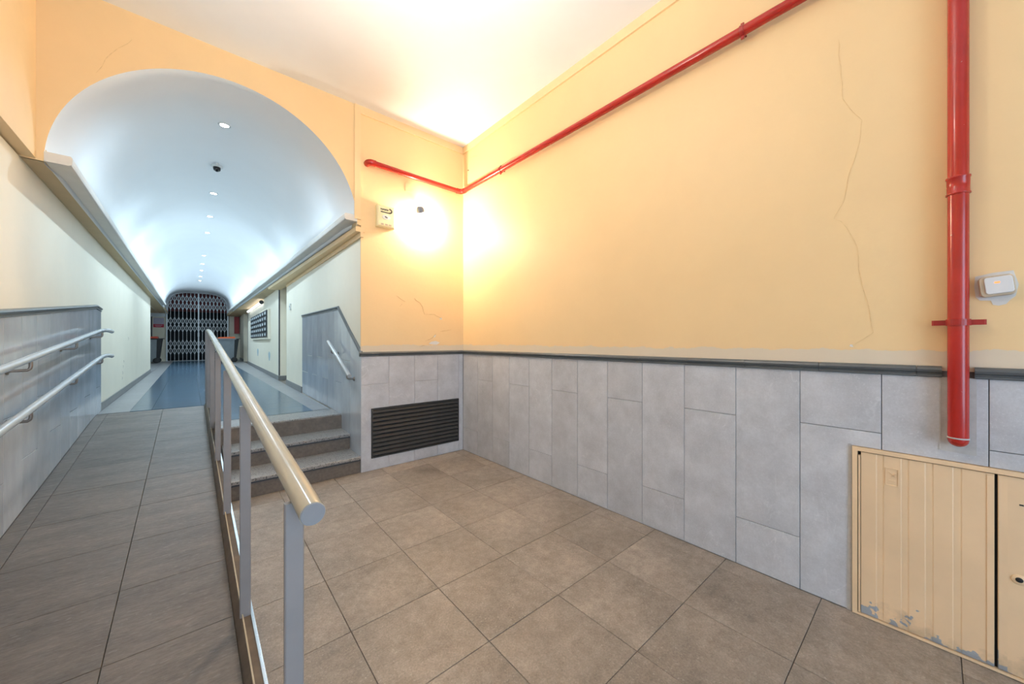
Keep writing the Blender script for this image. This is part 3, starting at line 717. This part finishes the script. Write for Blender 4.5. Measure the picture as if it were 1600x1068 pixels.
# ------------------------------------------------------------------ end of the corridor
we = MB()
gx0, gx1 = vx(YG)-VR-0.035, vx(YG)+VR+0.035
we.box((-2.4, YG, -0.1), (gx0-0.02, YG+0.2, SOF+0.1)); we.box((gx1+0.02, YG, -0.1), (2.2, YG+0.2, SOF+0.1))
wall_end = struct(we.build('wall_far', M_cream, None, centre=False), 'cream end wall on both sides of the folding gate', 'wall')
MB().box((-2.4, YG-0.06, 2.50-0.20), (gx0-0.03, YG, 2.50)).build('beam', M_beam, wall_end)
al = MB(); al.box((-2.55, 13.45, -0.1), (-2.4, YG+0.2, SOF+0.1)); al.box((-2.4, 13.25, -0.1), (lwy(13.45)-0.2, 13.45, SOF+0.1))
struct(al.build('wall_alcove', M_cream, None, centre=False), 'cream walls of the bin alcove left of the gate', 'wall')
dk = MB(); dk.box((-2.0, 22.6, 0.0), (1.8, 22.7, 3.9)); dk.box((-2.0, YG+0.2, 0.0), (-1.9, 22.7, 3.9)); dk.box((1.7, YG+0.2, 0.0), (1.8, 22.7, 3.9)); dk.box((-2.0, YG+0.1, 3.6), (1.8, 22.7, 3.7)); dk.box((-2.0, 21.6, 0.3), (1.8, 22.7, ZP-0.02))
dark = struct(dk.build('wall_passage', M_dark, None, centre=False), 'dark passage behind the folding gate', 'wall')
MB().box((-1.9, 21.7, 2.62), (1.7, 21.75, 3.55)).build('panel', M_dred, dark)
# head wall above the arch end
hw = MB(); n = 32
for i in range(n):
    a0, a1 = math.pi*i/n, math.pi*(i+1)/n
    def f(a, r):
        e = 2.0/3.7; c_, s_ = math.cos(a), max(0.0, math.sin(a))
        return (vx(YG)-r*math.copysign(abs(c_)**e, c_), VZ+(r if r > 1.1 else r-0.03)*s_**e)
    p = [f(a0, VR-0.01), f(a1, VR-0.01), f(a1, 1.15), f(a0, 1.15)]
    hw.add([(x, YG, z) for x, z in p] + [(x, YG+0.15, z) for x, z in p], [(0,1,2,3), (7,6,5,4), (0,4,5,1)])
struct(hw.build('trim_arch', M_vault, None, centre=False))

# ------------------------------------------------------------------ scissor gate
gt = thing('scissor_gate', 'grey steel folding lattice gate closing the far end of the corridor', 'gate', ((gx0+gx1)/2, YG-0.05, ZP))
ng = 16; gw = gx1-gx0; sp = gw/ng; gy = YG-0.05
def gtop(x):
    d = abs(x-(gx0+gx1)/2); return VZ + 0.9*max(0.0, 1-min(1, d/0.99)**3.7)**(1/3.7)
for i in range(ng+1):
    x = gx0 + sp*i + (0.012 if i == 0 else (-0.012 if i == ng else 0))
    w = 0.045 if i in (0, ng, 8) else 0.013
    zt = max(gtop(x), SOF)
    MB().box((x-w/2, gy-0.012, ZP+0.012), (x+w/2, gy+0.012, zt)).build('upright', M_lattice, gt)
for za, zb in ((3.24, 2.62), (2.30, 1.70), (1.36, 0.76)):
    for i in range(-1, ng):
        for sgn in (1, -1):
            # a strap crosses two bays while it falls through the band
            if sgn == 1: xa, xb = gx0+sp*i, gx0+sp*(i+2)
            else: xa, xb = gx0+sp*(i+2), gx0+sp*i
            pa, pb = Vector((xa, 0, za)), Vector((xb, 0, zb)); pts = []
            for t in [q/16 for q in range(17)]:
                p = pa.lerp(pb, t)
                if gx0+0.01 <= p.x <= gx1-0.01 and p.z <= gtop(p.x)-0.005: pts.append(p)
            if len(pts) < 3: continue
            a, b = pts[0], pts[-1]; yo = gy-0.018 if sgn == 1 else gy+0.018
            MB().bar((a.x, yo, a.z), (b.x, yo, b.z), 0.006, 0.0125, up=(0.3, 0, 1)).build('lattice_strap', M_lattice, gt)
MB().box((gx0, gy-0.03, ZP), (gx1, gy+0.03, ZP+0.014)).build('floor_track', M_beam, gt)
MB().box((gx0+sp*8-0.03, gy-0.04, 1.50), (gx0+sp*8+0.03, gy-0.013, 1.66)).build('lock_case', M_lattice, gt)

# ------------------------------------------------------------------ grille in the back wall
vg = thing('vent_grille', 'dark grey louvred ventilation grille low in the back wall', 'grille', ((GR[0]+GR[1])/2, YB+0.006, GR[2]))
fr = MB(); t = 0.014
x0, x1, z0, z1 = GR; x0 += 0.002; x1 -= 0.002; z0 += 0.002; z1 -= 0.002
for a, b in (((x0, z0), (x1, z0+t)), ((x0, z1-t), (x1, z1)), ((x0, z0+t), (x0+t, z1-t)), ((x1-t, z0+t), (x1, z1-t))):
    fr.box((a[0], YB-0.006, a[1]), (b[0], YB+0.013, b[1]))
fr.build('frame', M_grille, vg)
MB().box((x0+t, YB+0.011, z0+t), (x1-t, YB+0.0135, z1-t)).build('back_plate', M_black, vg)
ns_ = 11; pitch = (z1-z0-2*t)/ns_
for i in range(ns_):
    zc = z0+t+pitch*(i+0.5)
    P = [(x0+t, YB+0.010, zc+pitch*0.48), (x0+t, YB+0.002, zc+pitch*0.30), (x0+t, YB-0.006, zc-pitch*0.10), (x0+t, YB-0.007, zc-pitch*0.24), (x0+t, YB-0.005, zc-pitch*0.28), (x0+t, YB+0.000, zc-pitch*0.08), (x0+t, YB+0.007, zc+pitch*0.26)]
    MB().prism(P, (x1-x0-2*t, 0, 0)).build('slat', M_grille, vg)

# ------------------------------------------------------------------ service cabinet in the right wall
cb = thing('service_cabinet', 'cream metal service cabinet with ribbed doors low in the right wall', 'cabinet', (XR, (CABY0+CABY1)/2, 0.0))
fx = XR-0.012; fm = MB(); t = 0.018
y0, y1, zt = CABY0+0.002, CABY1-0.002, CABZ-0.002
def rbox(m, a, b): m.box((fx, a[0], a[1]), (XR+0.012, b[0], b[1]))
rbox(fm, (y0, 0.003), (y1, 0.012)); rbox(fm, (y0, zt-t), (y1, zt)); rbox(fm, (y0, 0.012), (y0+t, zt-t)); rbox(fm, (y1-t, 0.012), (y1, zt-t))
fm.build('frame', M_door_frame, cb)
MB().box((XR+0.008, y0+t, 0.012), (XR+0.012, y1-t, zt-t)).build('back_plate', M_black, cb)
SPLIT = -0.159
def door(ya, yb, label, ribs):
    """pressed sheet door: flat panel with vertical channels"""
    m = MB(); xf = XR-0.006; prof = [(ya, xf+0.010), (ya, xf+0.001), (ya+0.001, xf)]
    for c in ribs:
        prof += [(c-0.013, xf), (c-0.009, xf+0.0018), (c+0.009, xf+0.0018), (c+0.013, xf)]
    prof += [(yb-0.001, xf), (yb, xf+0.001), (yb, xf+0.010)]
    za, zb = 0.016, zt-t-0.004
    P = [(x, y, za) for y, x in prof]
    m.prism(P, (0, 0, zb-za))
    return m.build('door', M_door, cb)
dA = door(SPLIT+0.004, y1-t-0.012, 'left', [-0.062, 0.014, 0.085, 0.163])
dB = door(y0+t+0.004, SPLIT-0.004, 'right', [-0.50, -0.41, -0.33])
# raised edges, hinge post and bent sheet border
MB().box((XR-0.009, y1-t-0.010, 0.016), (XR+0.006, y1-t-0.003, zt-t-0.02)).build('hinge_bar', M_door_frame, cb)
for d_, a, b in ((dA, SPLIT+0.006, SPLIT+0.022), (dB, SPLIT-0.026, SPLIT-0.006)):
    MB().box((XR-0.0085, a, 0.02), (XR-0.004, b, zt-t-0.010)).build('edge_fold', M_door, d_)
# pressed square emblem on the left door
em = MB(); cy_, cz_ = 0.124, 0.685; s_ = 0.020; ex = XR-0.0072
for a, b in (((-1, 1), (1, 1)), ((-1, -1), (1, -1)), ((-1, -1), (-1, 1)), ((1, -1), (1, 1)), ((-0.6, 0.5), (0.1, -0.1)), ((0.6, 0.6), (-0.5, 0.1)), ((-0.5, -0.4), (0.6, -0.4))):
    em.bar((ex, cy_+a[0]*s_, cz_+a[1]*s_*1.9), (ex, cy_+b[0]*s_, cz_+b[1]*s_*1.9), 0.003, 0.003, up=(1, 0, 0))
em.build('pressed_emblem', M_door_frame, dA)
lk = MB(); lk.lathe([(0.0, -0.004), (0.017, -0.004), (0.019, -0.002), (0.019, 0.002)], (XR-0.006, -0.212, 0.388), (1, 0, 0), 20); lk.build('lock', M_door_frame, dB)
lk = MB(); lk.lathe([(0.0, -0.0055), (0.0085, -0.0055), (0.0095, -0.004), (0.0095, 0.0)], (XR-0.0062, -0.212, 0.388), (1, 0, 0), 16); lk.build('keyhole', M_black, dB)
MB().box((XR-0.0072, -0.222, 0.672), (XR-0.005, -0.212, 0.677)).build('slot', M_black, dB)

# ------------------------------------------------------------------ red pipes
PX = XR-0.036
rp = thing('standpipe', 'thick red vertical pipe ending in a rounded cap on the right wall', 'pipe', (PX, -0.064, 0.86))
p = MB(); cap = [(PX, -0.064, 0.870+0.029*(1-math.cos(a))) for a in (0, 0.3, 0.6, 0.9, 1.2, 1.5708)]
p.tube(cap + [(PX, -0.064, 1.4), (PX, -0.064, 2.2), (PX, -0.064, 3.0), (PX, -0.064, CEIL)], [0.004, 0.0085, 0.0164, 0.0227, 0.027, 0.029, 0.029, 0.029, 0.029, 0.029], 28)
p.build('pipe', M_red, rp)
p = MB(); p.lathe([(0.029, 0), (0.0305, 0.001), (0.0305, 0.005), (0.029, 0.006)], (PX, -0.064, 0.903), seg=28); p.build('weld_ring', M_mortar, rp)
p = MB(); p.lathe([(0.029, 0), (0.034, 0.001), (0.034, 0.006), (0.0315, 0.009), (0.0315, 0.064), (0.034, 0.067), (0.034, 0.073), (0.029, 0.075)], (PX, -0.064, 1.897), seg=28); p.build('coupling', M_red, rp)
cl = MB(); Rr = 0.0335; pts = []
ring = [(PX-Rr*math.cos(a), -0.064+Rr*math.sin(a)) for a in [math.pi*(-0.5+i/14) for i in range(15)]]
inn = [(PX-0.0285*math.cos(a), -0.064+0.0285*math.sin(a)) for a in [math.pi*(-0.5+i/14) for i in range(15)]]
for i in range(14):
    cl.prism([(inn[i][0], inn[i][1], 1.364), (ring[i][0], ring[i][1], 1.364), (ring[i+1][0], ring[i+1][1], 1.364), (inn[i+1][0], inn[i+1][1], 1.364)], (0, 0, 0.026))
for s in (-1, 1):
    a = 0.0285; b = 0.071
    Pp = [(PX-0.004, -0.064+s*a, 0), (PX-0.002, -0.064+s*(b-0.006), 0), (PX+0.003, -0.064+s*b, 0), (PX+0.008, -0.064+s*(b-0.006), 0), (PX+0.010, -0.064+s*a, 0)]
    cl.prism([(q[0], q[1], 1.366) for q in Pp], (0, 0, 0.021))
    cl.tube([(PX+0.003, -0.064+s*0.064, 1.3765), (XR+0.006, -0.064+s*0.064, 1.3765)], 0.004, 8)
cl.build('clamp', M_red_dark, rp)

ZH = 3.062; PH = XR-0.050; PB = YB-0.050; rr = 0.0265
hp = thing('fire_main', 'thinner red pipe running along both yellow walls under the ceiling', 'pipe', (PH, 1.8, ZH))
p = MB()
p.tube([(PX-0.004, -0.033, ZH), (PH, 0.05, ZH), (PH, 1.8, ZH), (PH, PB-0.07, ZH)], rr, 20)
p.build('pipe', M_red, hp)
p = MB(); q = [(PH, PB-0.07, ZH), (PH, PB-0.05, ZH)] + [(PH-0.05+0.05*math.cos(a), PB-0.05+0.05*math.sin(a), ZH) for a in (0.3, 0.6, 0.9, 1.2, 1.5)] + [(PH-0.07, PB, ZH)]
p.tube(q, rr*1.14, 20); p.build('elbow', M_red, hp)
p = MB(); p.tube([(PH-0.07, PB, ZH), (1.8, PB, ZH+0.004), (1.30, PB, ZH+0.012)], rr, 20); p.build('pipe', M_red, hp)
p = MB(); q = [(1.315, PB, ZH+0.012), (1.285, PB, ZH+0.012)] + [(1.285-0.035*math.sin(a), PB+0.035*(1-math.cos(a)), ZH+0.012) for a in (0.4, 0.8, 1.2, 1.57)] + [(1.250, YB+0.006, ZH+0.012)]
p.tube(q, rr*1.16, 20); p.build('elbow', M_red, hp)
for y in (0.708, 2.90):
    c_ = MB(); c_.tube([(PH, y-0.010, ZH), (PH, y+0.010, ZH)], rr+0.005, 20)
    c_.box((PH-0.006, y-0.008, ZH-rr-0.018), (PH+0.006, y+0.008, ZH-rr)); c_.box((PH-0.006, y-0.008, ZH+rr), (PH+0.006, y+0.008, ZH+rr+0.016))
    c_.tube([(PH+rr, y, ZH), (XR+0.006, y, ZH)], 0.006, 8)
    c_.build('pipe_clip', M_red_dark, hp)

# ------------------------------------------------------------------ switch
sw = thing('light_switch', 'grey square push switch with a glowing orange slit right of the red pipe', 'switch', (XR+0.006, -0.162, 1.518))
def rrect(w, h, r, cy, cz, x, rot, k=5):
    P = []
    for qx, qz, a0 in ((w/2-r, h/2-r, 0), (-w/2+r, h/2-r, math.pi/2), (-w/2+r, -h/2+r, math.pi), (w/2-r, -h/2+r, 1.5*math.pi)):
        for i in range(k+1):
            a = a0+math.pi/2*i/k; u, v = qx+r*math.cos(a), qz+r*math.sin(a)
            P.append((x, cy+u*math.cos(rot)-v*math.sin(rot), cz+u*math.sin(rot)+v*math.cos(rot)))
    return P
rot = -0.10
MB().prism(rrect(0.086, 0.080, 0.014, -0.160, 1.518, XR-0.022, rot), (0.028, 0, 0), inset=0.003, depth=0.003).build('base', M_switch_side, sw)
rk = MB().prism(rrect(0.068, 0.066, 0.010, -0.164, 1.520, XR-0.028, rot), (0.006, 0, 0), inset=0.002, depth=0.002).build('rocker', M_switch, sw)
MB().prism(rrect(0.014, 0.006, 0.002, -0.160, 1.530, XR-0.0285, rot), (0.002, 0, 0)).build('indicator', M_neon, rk)

# ------------------------------------------------------------------ alarm box and wall lamp on the back wall
ab = thing('alarm_box', 'pale yellow alarm box with dark logo on the end wall above the steps', 'alarm', (1.43, YB+0.006, 2.47))
bx0, bx1, bz0, bz1 = 1.335, 1.52, 2.465, 2.68; yf = YB-0.045
P = [(bx0+0.012, yf, bz0+0.01), (bx1-0.012, yf, bz0+0.01), (bx1-0.012, yf, bz1-0.01), (bx0+0.012, yf, bz1-0.01)]
B = MB(); B.add(P + [(bx0, yf+0.012, bz0), (bx1, yf+0.012, bz0), (bx1, yf+0.012, bz1), (bx0, yf+0.012, bz1), (bx0, YB+0.006, bz0), (bx1, YB+0.006, bz0), (bx1, YB+0.006, bz1), (bx0, YB+0.006, bz1)],
    [(0,1,2,3),(0,4,5,1),(1,5,6,2),(2,6,7,3),(3,7,4,0),(4,8,9,5),(5,9,10,6),(6,10,11,7),(7,11,8,4),(8,11,10,9)]); B.build('case', M_alarm, ab)
lg = MB()
def lbar(a, b, w): lg.bar((a[0], yf-0.0006, a[1]), (b[0], yf-0.0006, b[1]), 0.0025, w, up=(0, 0, 1) if abs(a[0]-b[0]) > abs(a[1]-b[1]) else (1, 0, 0))
for i in range(7):
    xa = 1.372+i*0.0115; lbar((xa, 2.632), (xa, 2.649), 0.005)
    if i % 2 == 0: lbar((xa, 2.640), (xa+0.010, 2.640), 0.004)
    if i in (1, 3, 5): lbar((xa, 2.634), (xa+0.010, 2.634), 0.004)
lbar((1.370, 2.614), (1.462, 2.612), 0.010)
cu = [(1.455+0.030*math.cos(a), 2.634+0.022*math.sin(a)) for a in [-1.5+i*0.42 for i in range(8)]]
for a, b in zip(cu[:-1], cu[1:]): lg.bar((a[0], yf-0.0006, a[1]), (b[0], yf-0.0006, b[1]), 0.0025, 0.013, up=(1, 0, 0) if abs(a[1]-b[1]) > abs(a[0]-b[0]) else (0, 0, 1))
lg.build('logo', M_ink, ab)
el = MB(); el.prism([(1.425+0.040*math.cos(t), yf-0.004, 2.565+0.024*math.sin(t)) for t in [2*math.pi*i/20 for i in range(20)]], (0, 0.004, 0)); el.build('lens_plate', M_alarm_white, ab)
MB().bar((1.412, yf-0.005, 2.569), (1.438, yf-0.005, 2.559), 0.003, 0.010, up=(0, 0, 1)).build('lens', M_ink, ab)
for xa in (1.375, 1.415, 1.455):
    MB().box((xa, yf-0.002, 2.482), (xa+0.026, yf, 2.498)).build('sounder_slot', M_switch_side, ab)

wlamp = thing('wall_lamp', 'small grey spot lamp glowing on the yellow end wall below the red pipe', 'lamp', (1.80, YB+0.006, 2.71))
L0 = Vector((1.785, YB-0.085, 2.705)); ax = Vector((0.34, 0.30, -0.85)).normalized()
m = MB(); m.lathe([(0.0, -0.046), (0.020, -0.044), (0.034, -0.034), (0.042, -0.016), (0.044, 0.004), (0.044, 0.020), (0.041, 0.020), (0.040, 0.002), (0.030, -0.028), (0.0, -0.036)], L0, tuple(ax), 20); m.build('shade', M_shade, wlamp)
m = MB(); m.lathe([(0.0, -0.03), (0.014, -0.026), (0.024, -0.008), (0.026, 0.006), (0.020, 0.022), (0.0, 0.030)], L0, tuple(ax), 14); m.build('bulb', M_bulb, wlamp)
m = MB(); m.tube([tuple(L0 - ax*0.040), (1.80, YB-0.03, 2.735), (1.81, YB+0.006, 2.735)], 0.006, 8); m.build('arm', M_shade, wlamp)
m = MB(); m.lathe([(0.0, -0.012), (0.026, -0.012), (0.032, -0.004), (0.032, 0.0)], (1.83, YB+0.006, 2.735), (0, 1, 0), 18); m.build('wall_plate', M_shade, wlamp)
lamp('wall_lamp_light', 'POINT', tuple(L0+ax*0.095+Vector((0.03, 0.0, 0))), 60, WARM, radius=0.035)

jb = thing('junction_cover', 'small painted-over square cover plate above the wall lamp', 'cover plate', (1.68, YB+0.006, 2.95))
MB().box((1.652, YB+0.002, 2.912), (1.706, YB+0.006, 2.998)).build('plate', M_yellow_plain, jb)
MB().box((1.650, YB+0.0035, 2.908), (1.656, YB+0.006, 3.0)).build('edge_line', M_crack, jb)

# ------------------------------------------------------------------ wall handrails on brackets
def wall_rail(name, label, axis, end, brackets, wallx, r, rail_m, side):
    t = thing(name, label, 'handrail', axis[0], None)
    p = MB(); p.tube(axis, r, 16); p.build('rail_tube', rail_m, t)
    for y, z in brackets:
        xw = wallx(y); xa = end(y); m = MB()
        m.lathe([(0.0, 0), (0.021, 0), (0.021, 0.008), (0.0, 0.008)], (xw, y, z-0.072), (side, 0, 0), 12)
        m.tube([(xw, y, z-0.072), (xa-side*0.012, y, z-0.070), (xa-side*0.003, y, z-0.062), (xa, y, z-0.050), (xa, y, z-r+0.004)], 0.0085, 10)
        m.build('bracket', M_bracket, t)
    return t
AX = 0.085
def l_axis(z_at, ye=6.22):
    pts = []
    for y in [0.6+0.4*i for i in range(13)]:
        pts.append((lw(y)+AX, y, z_at(y)))
    ze = z_at(5.4)
    pts += [(lw(5.6)+AX, 5.6, z_at(5.58)), (lw(5.75)+AX, 5.75, z_at(5.68)), (lw(5.87)+AX+0.004, 5.88, z_at(5.74)), (lw(5.95)+AX+0.016, 5.97, z_at(5.76)-0.002), (lw(6)+AX+0.034, 6.03, z_at(5.76)-0.012)]
    return pts
r1 = lambda y: 1.163 + 0.0925*(y-2.962)
r2 = lambda y: 0.866 + 0.1000*(y-2.962)
wall_rail('wall_handrail', 'upper grey tubular handrail on the left stone wall above the ramp', l_axis(r1), lambda y: lw(y)+AX, [(1.3, r1(1.3)), (2.5, r1(2.5)), (3.40, r1(3.40)), (4.55, r1(4.55)), (5.72, r1(5.68))], lw, 0.021, M_wrail, 1)
wall_rail('wall_handrail', 'lower grey tubular handrail on the left stone wall above the ramp', l_axis(r2), lambda y: lw(y)+AX, [(1.3, r2(1.3)), (2.5, r2(2.5)), (3.40, r2(3.40)), (4.55, r2(4.55)), (5.72, r2(5.68))], lw, 0.021, M_wrail, 1)
sx = lambda y: rw(y)-0.07
sz = lambda y: 0.985 + 0.415*(y-3.90)
wall_rail('stair_handrail', 'short grey handrail on the stone wall right of the steps', [(sx(y), y, sz(y)) for y in (3.82, 4.1, 4.4, 4.65)], sx, [(3.90, sz(3.90)), (4.5, sz(4.5))], rw, 0.020, M_wrail, -1)

# ------------------------------------------------------------------ vault lamps and camera
order = ['nearest', 'second nearest', 'third nearest', 'fourth nearest', 'fifth nearest', 'sixth nearest', 'seventh nearest', 'eighth nearest', 'last']
spots = [4.42, 6.55, 7.8, 9.0, 11.45, 12.7, 13.9, 15.2, 16.3]
lab = ['recessed round spotlight at the mouth of the vault, before the dome camera', 'recessed round spotlight in the vault just behind the dome camera',
       'third recessed spotlight from the mouth of the vault', 'fourth recessed spotlight from the mouth of the vault', 'fifth recessed spotlight from the mouth of the vault',
       'fourth recessed spotlight from the gate end of the vault', 'third recessed spotlight from the gate end of the vault', 'second recessed spotlight from the gate end of the vault',
       'recessed spotlight in the vault closest to the folding gate']
for y, lb in zip(spots, lab):
    x = vx(y)-0.02; z = VZ+vr(y)-0.001
    t = thing('recessed_spotlight', lb, 'spotlight', (x, y, z), 'spotlights along the crown of the vault')
    m = MB(); m.lathe([(0.034, 0.004), (0.034, -0.004), (0.046, -0.006), (0.050, -0.002), (0.050, 0.004)], (x, y, z), seg=20); m.build('ring', M_camw, t)
    m = MB(); m.lathe([(0.0, -0.003), (0.034, -0.003), (0.034, 0.002)], (x, y, z), seg=20, sm=False); m.build('lens', M_led, t)
    lamp('recessed_spotlight_light', 'SPOT', (x, y, z-0.02), 85, COOL, (0, 0, 0), radius=0.03, spot=(math.radians(150), 0.9))
y = 5.5; x = vx(y)-0.03; z = VZ+vr(y)
t = thing('dome_camera', 'small security camera with black dome on the crown of the vault', 'camera', (x, y, z))
m = MB(); m.lathe([(0.058, 0.004), (0.058, -0.016), (0.050, -0.024), (0.0, -0.024)], (x, y, z), seg=24); m.build('base', M_camw, t)
m = MB(); m.lathe([(0.036, -0.022), (0.036, -0.040), (0.033, -0.055), (0.024, -0.066), (0.010, -0.072), (0.0, -0.073)], (x, y-0.01, z), seg=20); m.build('dome', M_camd, t)
MB().box((x-0.012, y-0.10, z-0.02), (x+0.012, y-0.055, z-0.004)).build('cable_gland', M_camw, t)

# linear lamp on the corridor wall
ya, yb = 11.6, 15.6
t = thing('tube_lamp', 'long glowing tube lamp on the corridor wall above the letterboxes', 'lamp', (rw(13.5)-0.05, 13.5, 2.34))
m = MB(); m.tube([(rw(ya)-0.055, ya, 2.335), (rw(yb)-0.055, yb, 2.335)], 0.032, 12); m.build('tube', M_tube, t)
m = MB(); m.tube([(rw(ya)-0.055, ya-0.05, 2.335), (rw(ya)-0.055, ya, 2.335)], 0.050, 16); m.build('end_cap', M_trimdark, t)
m = MB(); strip(m, lambda q: rw(q)-0.03, lambda q: rw(q), ya+0.1, yb-0.1, 2.325, 2.345, 2); m.build('mount', M_camw, t)

# small call button and the hinges of the near recessed door
t = thing('call_button', 'small grey call button on the corridor wall before the recessed door', 'button', (rw(7.55), 7.55, 1.93))
m = MB(); strip(m, lambda q: rw(q)-0.022, lambda q: rw(q), 7.52, 7.60, 1.87, 1.98); m.build('case', M_camw, t)
m = MB(); m.lathe([(0.0, -0.028), (0.014, -0.027), (0.018, -0.020)], (rw(7.56), 7.56, 1.925), (1, 0, 0), 12); m.build('push_button', M_shade, t)
for z in (0.72, 1.30, 1.98):
    m = MB(); m.tube([(rw(8.1)+RD-0.012, 8.06, z-0.06), (rw(8.1)+RD-0.012, 8.06, z+0.06)], 0.012, 8); m.build('hinge', M_trimdark, door1)

# letterboxes
t = thing('letterbox_bank', 'dark bank of letterboxes with white name cards on the corridor wall', 'letterboxes', (rw(12.4), 12.4, 1.40))
ya, yb, za, zb = 10.40, 14.45, 1.405, 2.06
m = MB()
strip(m, lambda q: rw(q)-0.05, lambda q: rw(q), ya-0.12, ya, za-0.05, zb+0.02); strip(m, lambda q: rw(q)-0.05, lambda q: rw(q), ya, yb, za-0.05, za); m.build('surround', M_cream, t)
m = MB(); strip(m, lambda q: rw(q)-0.06, lambda q: rw(q), ya, yb, za, zb); m.build('cabinet', M_black, t)
nc = 8
for r_ in range(5):
    for c in range(nc):
        y0 = ya+(yb-ya)*c/nc+0.012; y1 = ya+(yb-ya)*(c+1)/nc-0.012; z0 = za+(zb-za)*r_/5+0.010; z1 = za+(zb-za)*(r_+1)/5-0.010
        m = MB(); strip(m, lambda q: rw(q)-0.072, lambda q: rw(q)-0.058, y0, y1, z0, z1); dd = m.build('letterbox_door', M_mail, t)
        m = MB(); strip(m, lambda q: rw(q)-0.075, lambda q: rw(q)-0.071, y0+0.15, y1-0.15, z0+0.022, z1-0.030); m.build('name_card', M_mailtag, dd)

# ------------------------------------------------------------------ bins, sign, hose cabinet
def bin_(x0, x1, y, lid_m, label):
    t = thing('wheeled_bin', label, 'bin', ((x0+x1)/2, y, ZP))
    d = 0.30; z0, z1 = ZP+0.05, ZP+0.93; tp = 0.05
    m = MB()
    m.add([(x0+tp, y-d+tp, z0), (x1-tp-0.02, y-d+tp, z0), (x1-tp-0.02, y+d-tp, z0), (x0+tp, y+d-tp, z0), (x0, y-d, z1), (x1-0.05, y-d, z1), (x1-0.05, y+d, z1), (x0, y+d, z1)],
          [(0,3,2,1),(4,5,6,7),(0,1,5,4),(1,2,6,5),(2,3,7,6),(3,0,4,7)]); m.build('body', M_bin, t)
    m = MB(); m.box((x0-0.02, y-d-0.02, z1-0.045), (x1+0.0, y+d+0.02, z1+0.004)); m.build('rim', M_bin_dark if lid_m is M_lid_red else M_bin, t)
    m = MB(); m.add([(x0-0.025, y-d-0.02, z1+0.004), (x1-0.02, y-d-0.02, z1+0.004), (x1-0.02, y+d+0.02, z1+0.004), (x0-0.025, y+d+0.02, z1+0.004),
                     (x0+0.02, y-d+0.02, z1+0.055), (x1-0.05, y-d+0.02, z1+0.075), (x1-0.05, y+d-0.02, z1+0.075), (x0+0.02, y+d-0.02, z1+0.055)],
                    [(0,3,2,1),(4,5,6,7),(0,1,5,4),(1,2,6,5),(2,3,7,6),(3,0,4,7)]); m.build('lid', lid_m, t)
    m = MB(); m.add([(x1-0.05, y-d+0.02, z1), (x1+0.09, y-d+0.02, z1), (x1+0.09, y+d-0.02, z1), (x1-0.05, y+d-0.02, z1), (x1-tp-0.02, y-d+tp, z0), (x1-0.01, y-d+tp, z0), (x1-0.01, y+d-tp, z0), (x1-tp-0.02, y+d-tp, z0)],
                    [(0,1,2,3),(7,6,5,4),(0,4,5,1),(1,5,6,2),(2,6,7,3),(3,7,4,0)]); m.build('shaded_back', M_bin_dark, t)  # back of the bin made near black to carry its shade
    m = MB(); m.tube([(x1+0.12, y-d+0.04, z1-0.01), (x1+0.12, y+d-0.04, z1-0.01)], 0.016, 10); m.tube([(x1+0.05, y-d+0.06, z1-0.01), (x1+0.12, y-d+0.06, z1-0.01)], 0.014, 8); m.tube([(x1+0.05, y+d-0.06, z1-0.01), (x1+0.12, y+d-0.06, z1-0.01)], 0.014, 8); m.build('handle', M_bin_dark, t)
    for s in (-1, 1):
        m = MB(); m.lathe([(0.0, -0.025), (0.07, -0.025), (0.10, -0.018), (0.10, 0.018), (0.07, 0.025), (0.0, 0.025)], (x1-0.06, y+s*(d-0.02), ZP+0.10), (0, 1, 0), 20); m.build('wheel', M_bin_dark, t)
    m = MB(); m.box((x0+tp+0.01, y-d+tp+0.02, ZP), (x0+tp+0.08, y+d-tp-0.02, z0)); m.build('foot', M_bin_dark, t)
bin_(0.47, 1.02, 18.25, M_lid, 'grey wheeled bin with orange lid right of the folding gate')
bin_(-1.78, -1.24, 19.2, M_lid_red, 'blue-grey wheeled bin with red lid in the alcove left of the gate')
t = thing('notice_sign', 'lilac and red notice on the end wall above the left bin', 'sign', (-1.34, YG-0.01, 1.88))
MB().box((-1.50, YG-0.012, 2.00), (-1.19, YG, 2.26)).build('upper_panel', M_sign_white, t)
lp = MB().box((-1.50, YG-0.012, 1.87), (-1.19, YG, 2.0)).build('lower_panel', M_sign_red, t)
m = MB(); m.box((-1.46, YG-0.014, 1.945), (-1.24, YG-0.011, 1.962)); m.box((-1.43, YG-0.014, 1.905), (-1.27, YG-0.011, 1.920)); m.build('text_line', M_sign_txt, lp)
t = thing('hose_cabinet', 'red fire hose cabinet on the end wall above the right bin', 'cabinet', (1.18, YG-0.06, 1.65))
MB().box((1.09, YG-0.14, 1.65), (1.27, YG, 2.40)).build('case', M_cabinet_red, t)
MB().box((1.105, YG-0.15, 1.68), (1.255, YG-0.138, 2.37)).build('door', M_cabinet_red, t)
m = MB(); m.box((-1.57, YG-0.03, ZP), (-1.53, YG, 2.30)); struct(m.build('trim_post', M_trimdark))

# unseen entrance lamp, shaped as an uplight bowl to brighten the ceiling
t = thing('ceiling_lamp', 'unseen opal bowl pendant lamp, shaped to throw added light at the entrance ceiling', 'lamp', (0.6, 1.45, CEIL))
m = MB(); m.lathe([(0.06, 0), (0.06, -0.03), (0.02, -0.04), (0.012, -0.05), (0.012, -0.70)], (0.6, 1.45, CEIL), seg=20); m.build('stem', M_shade, t)
m = MB(); m.lathe([(0.012, 0.0), (0.06, 0.004), (0.10, 0.018), (0.125, 0.04), (0.13, 0.055), (0.122, 0.055), (0.095, 0.026), (0.0, 0.012)], (0.6, 1.45, CEIL-0.72), seg=20); m.build('bowl', M_globe, t)
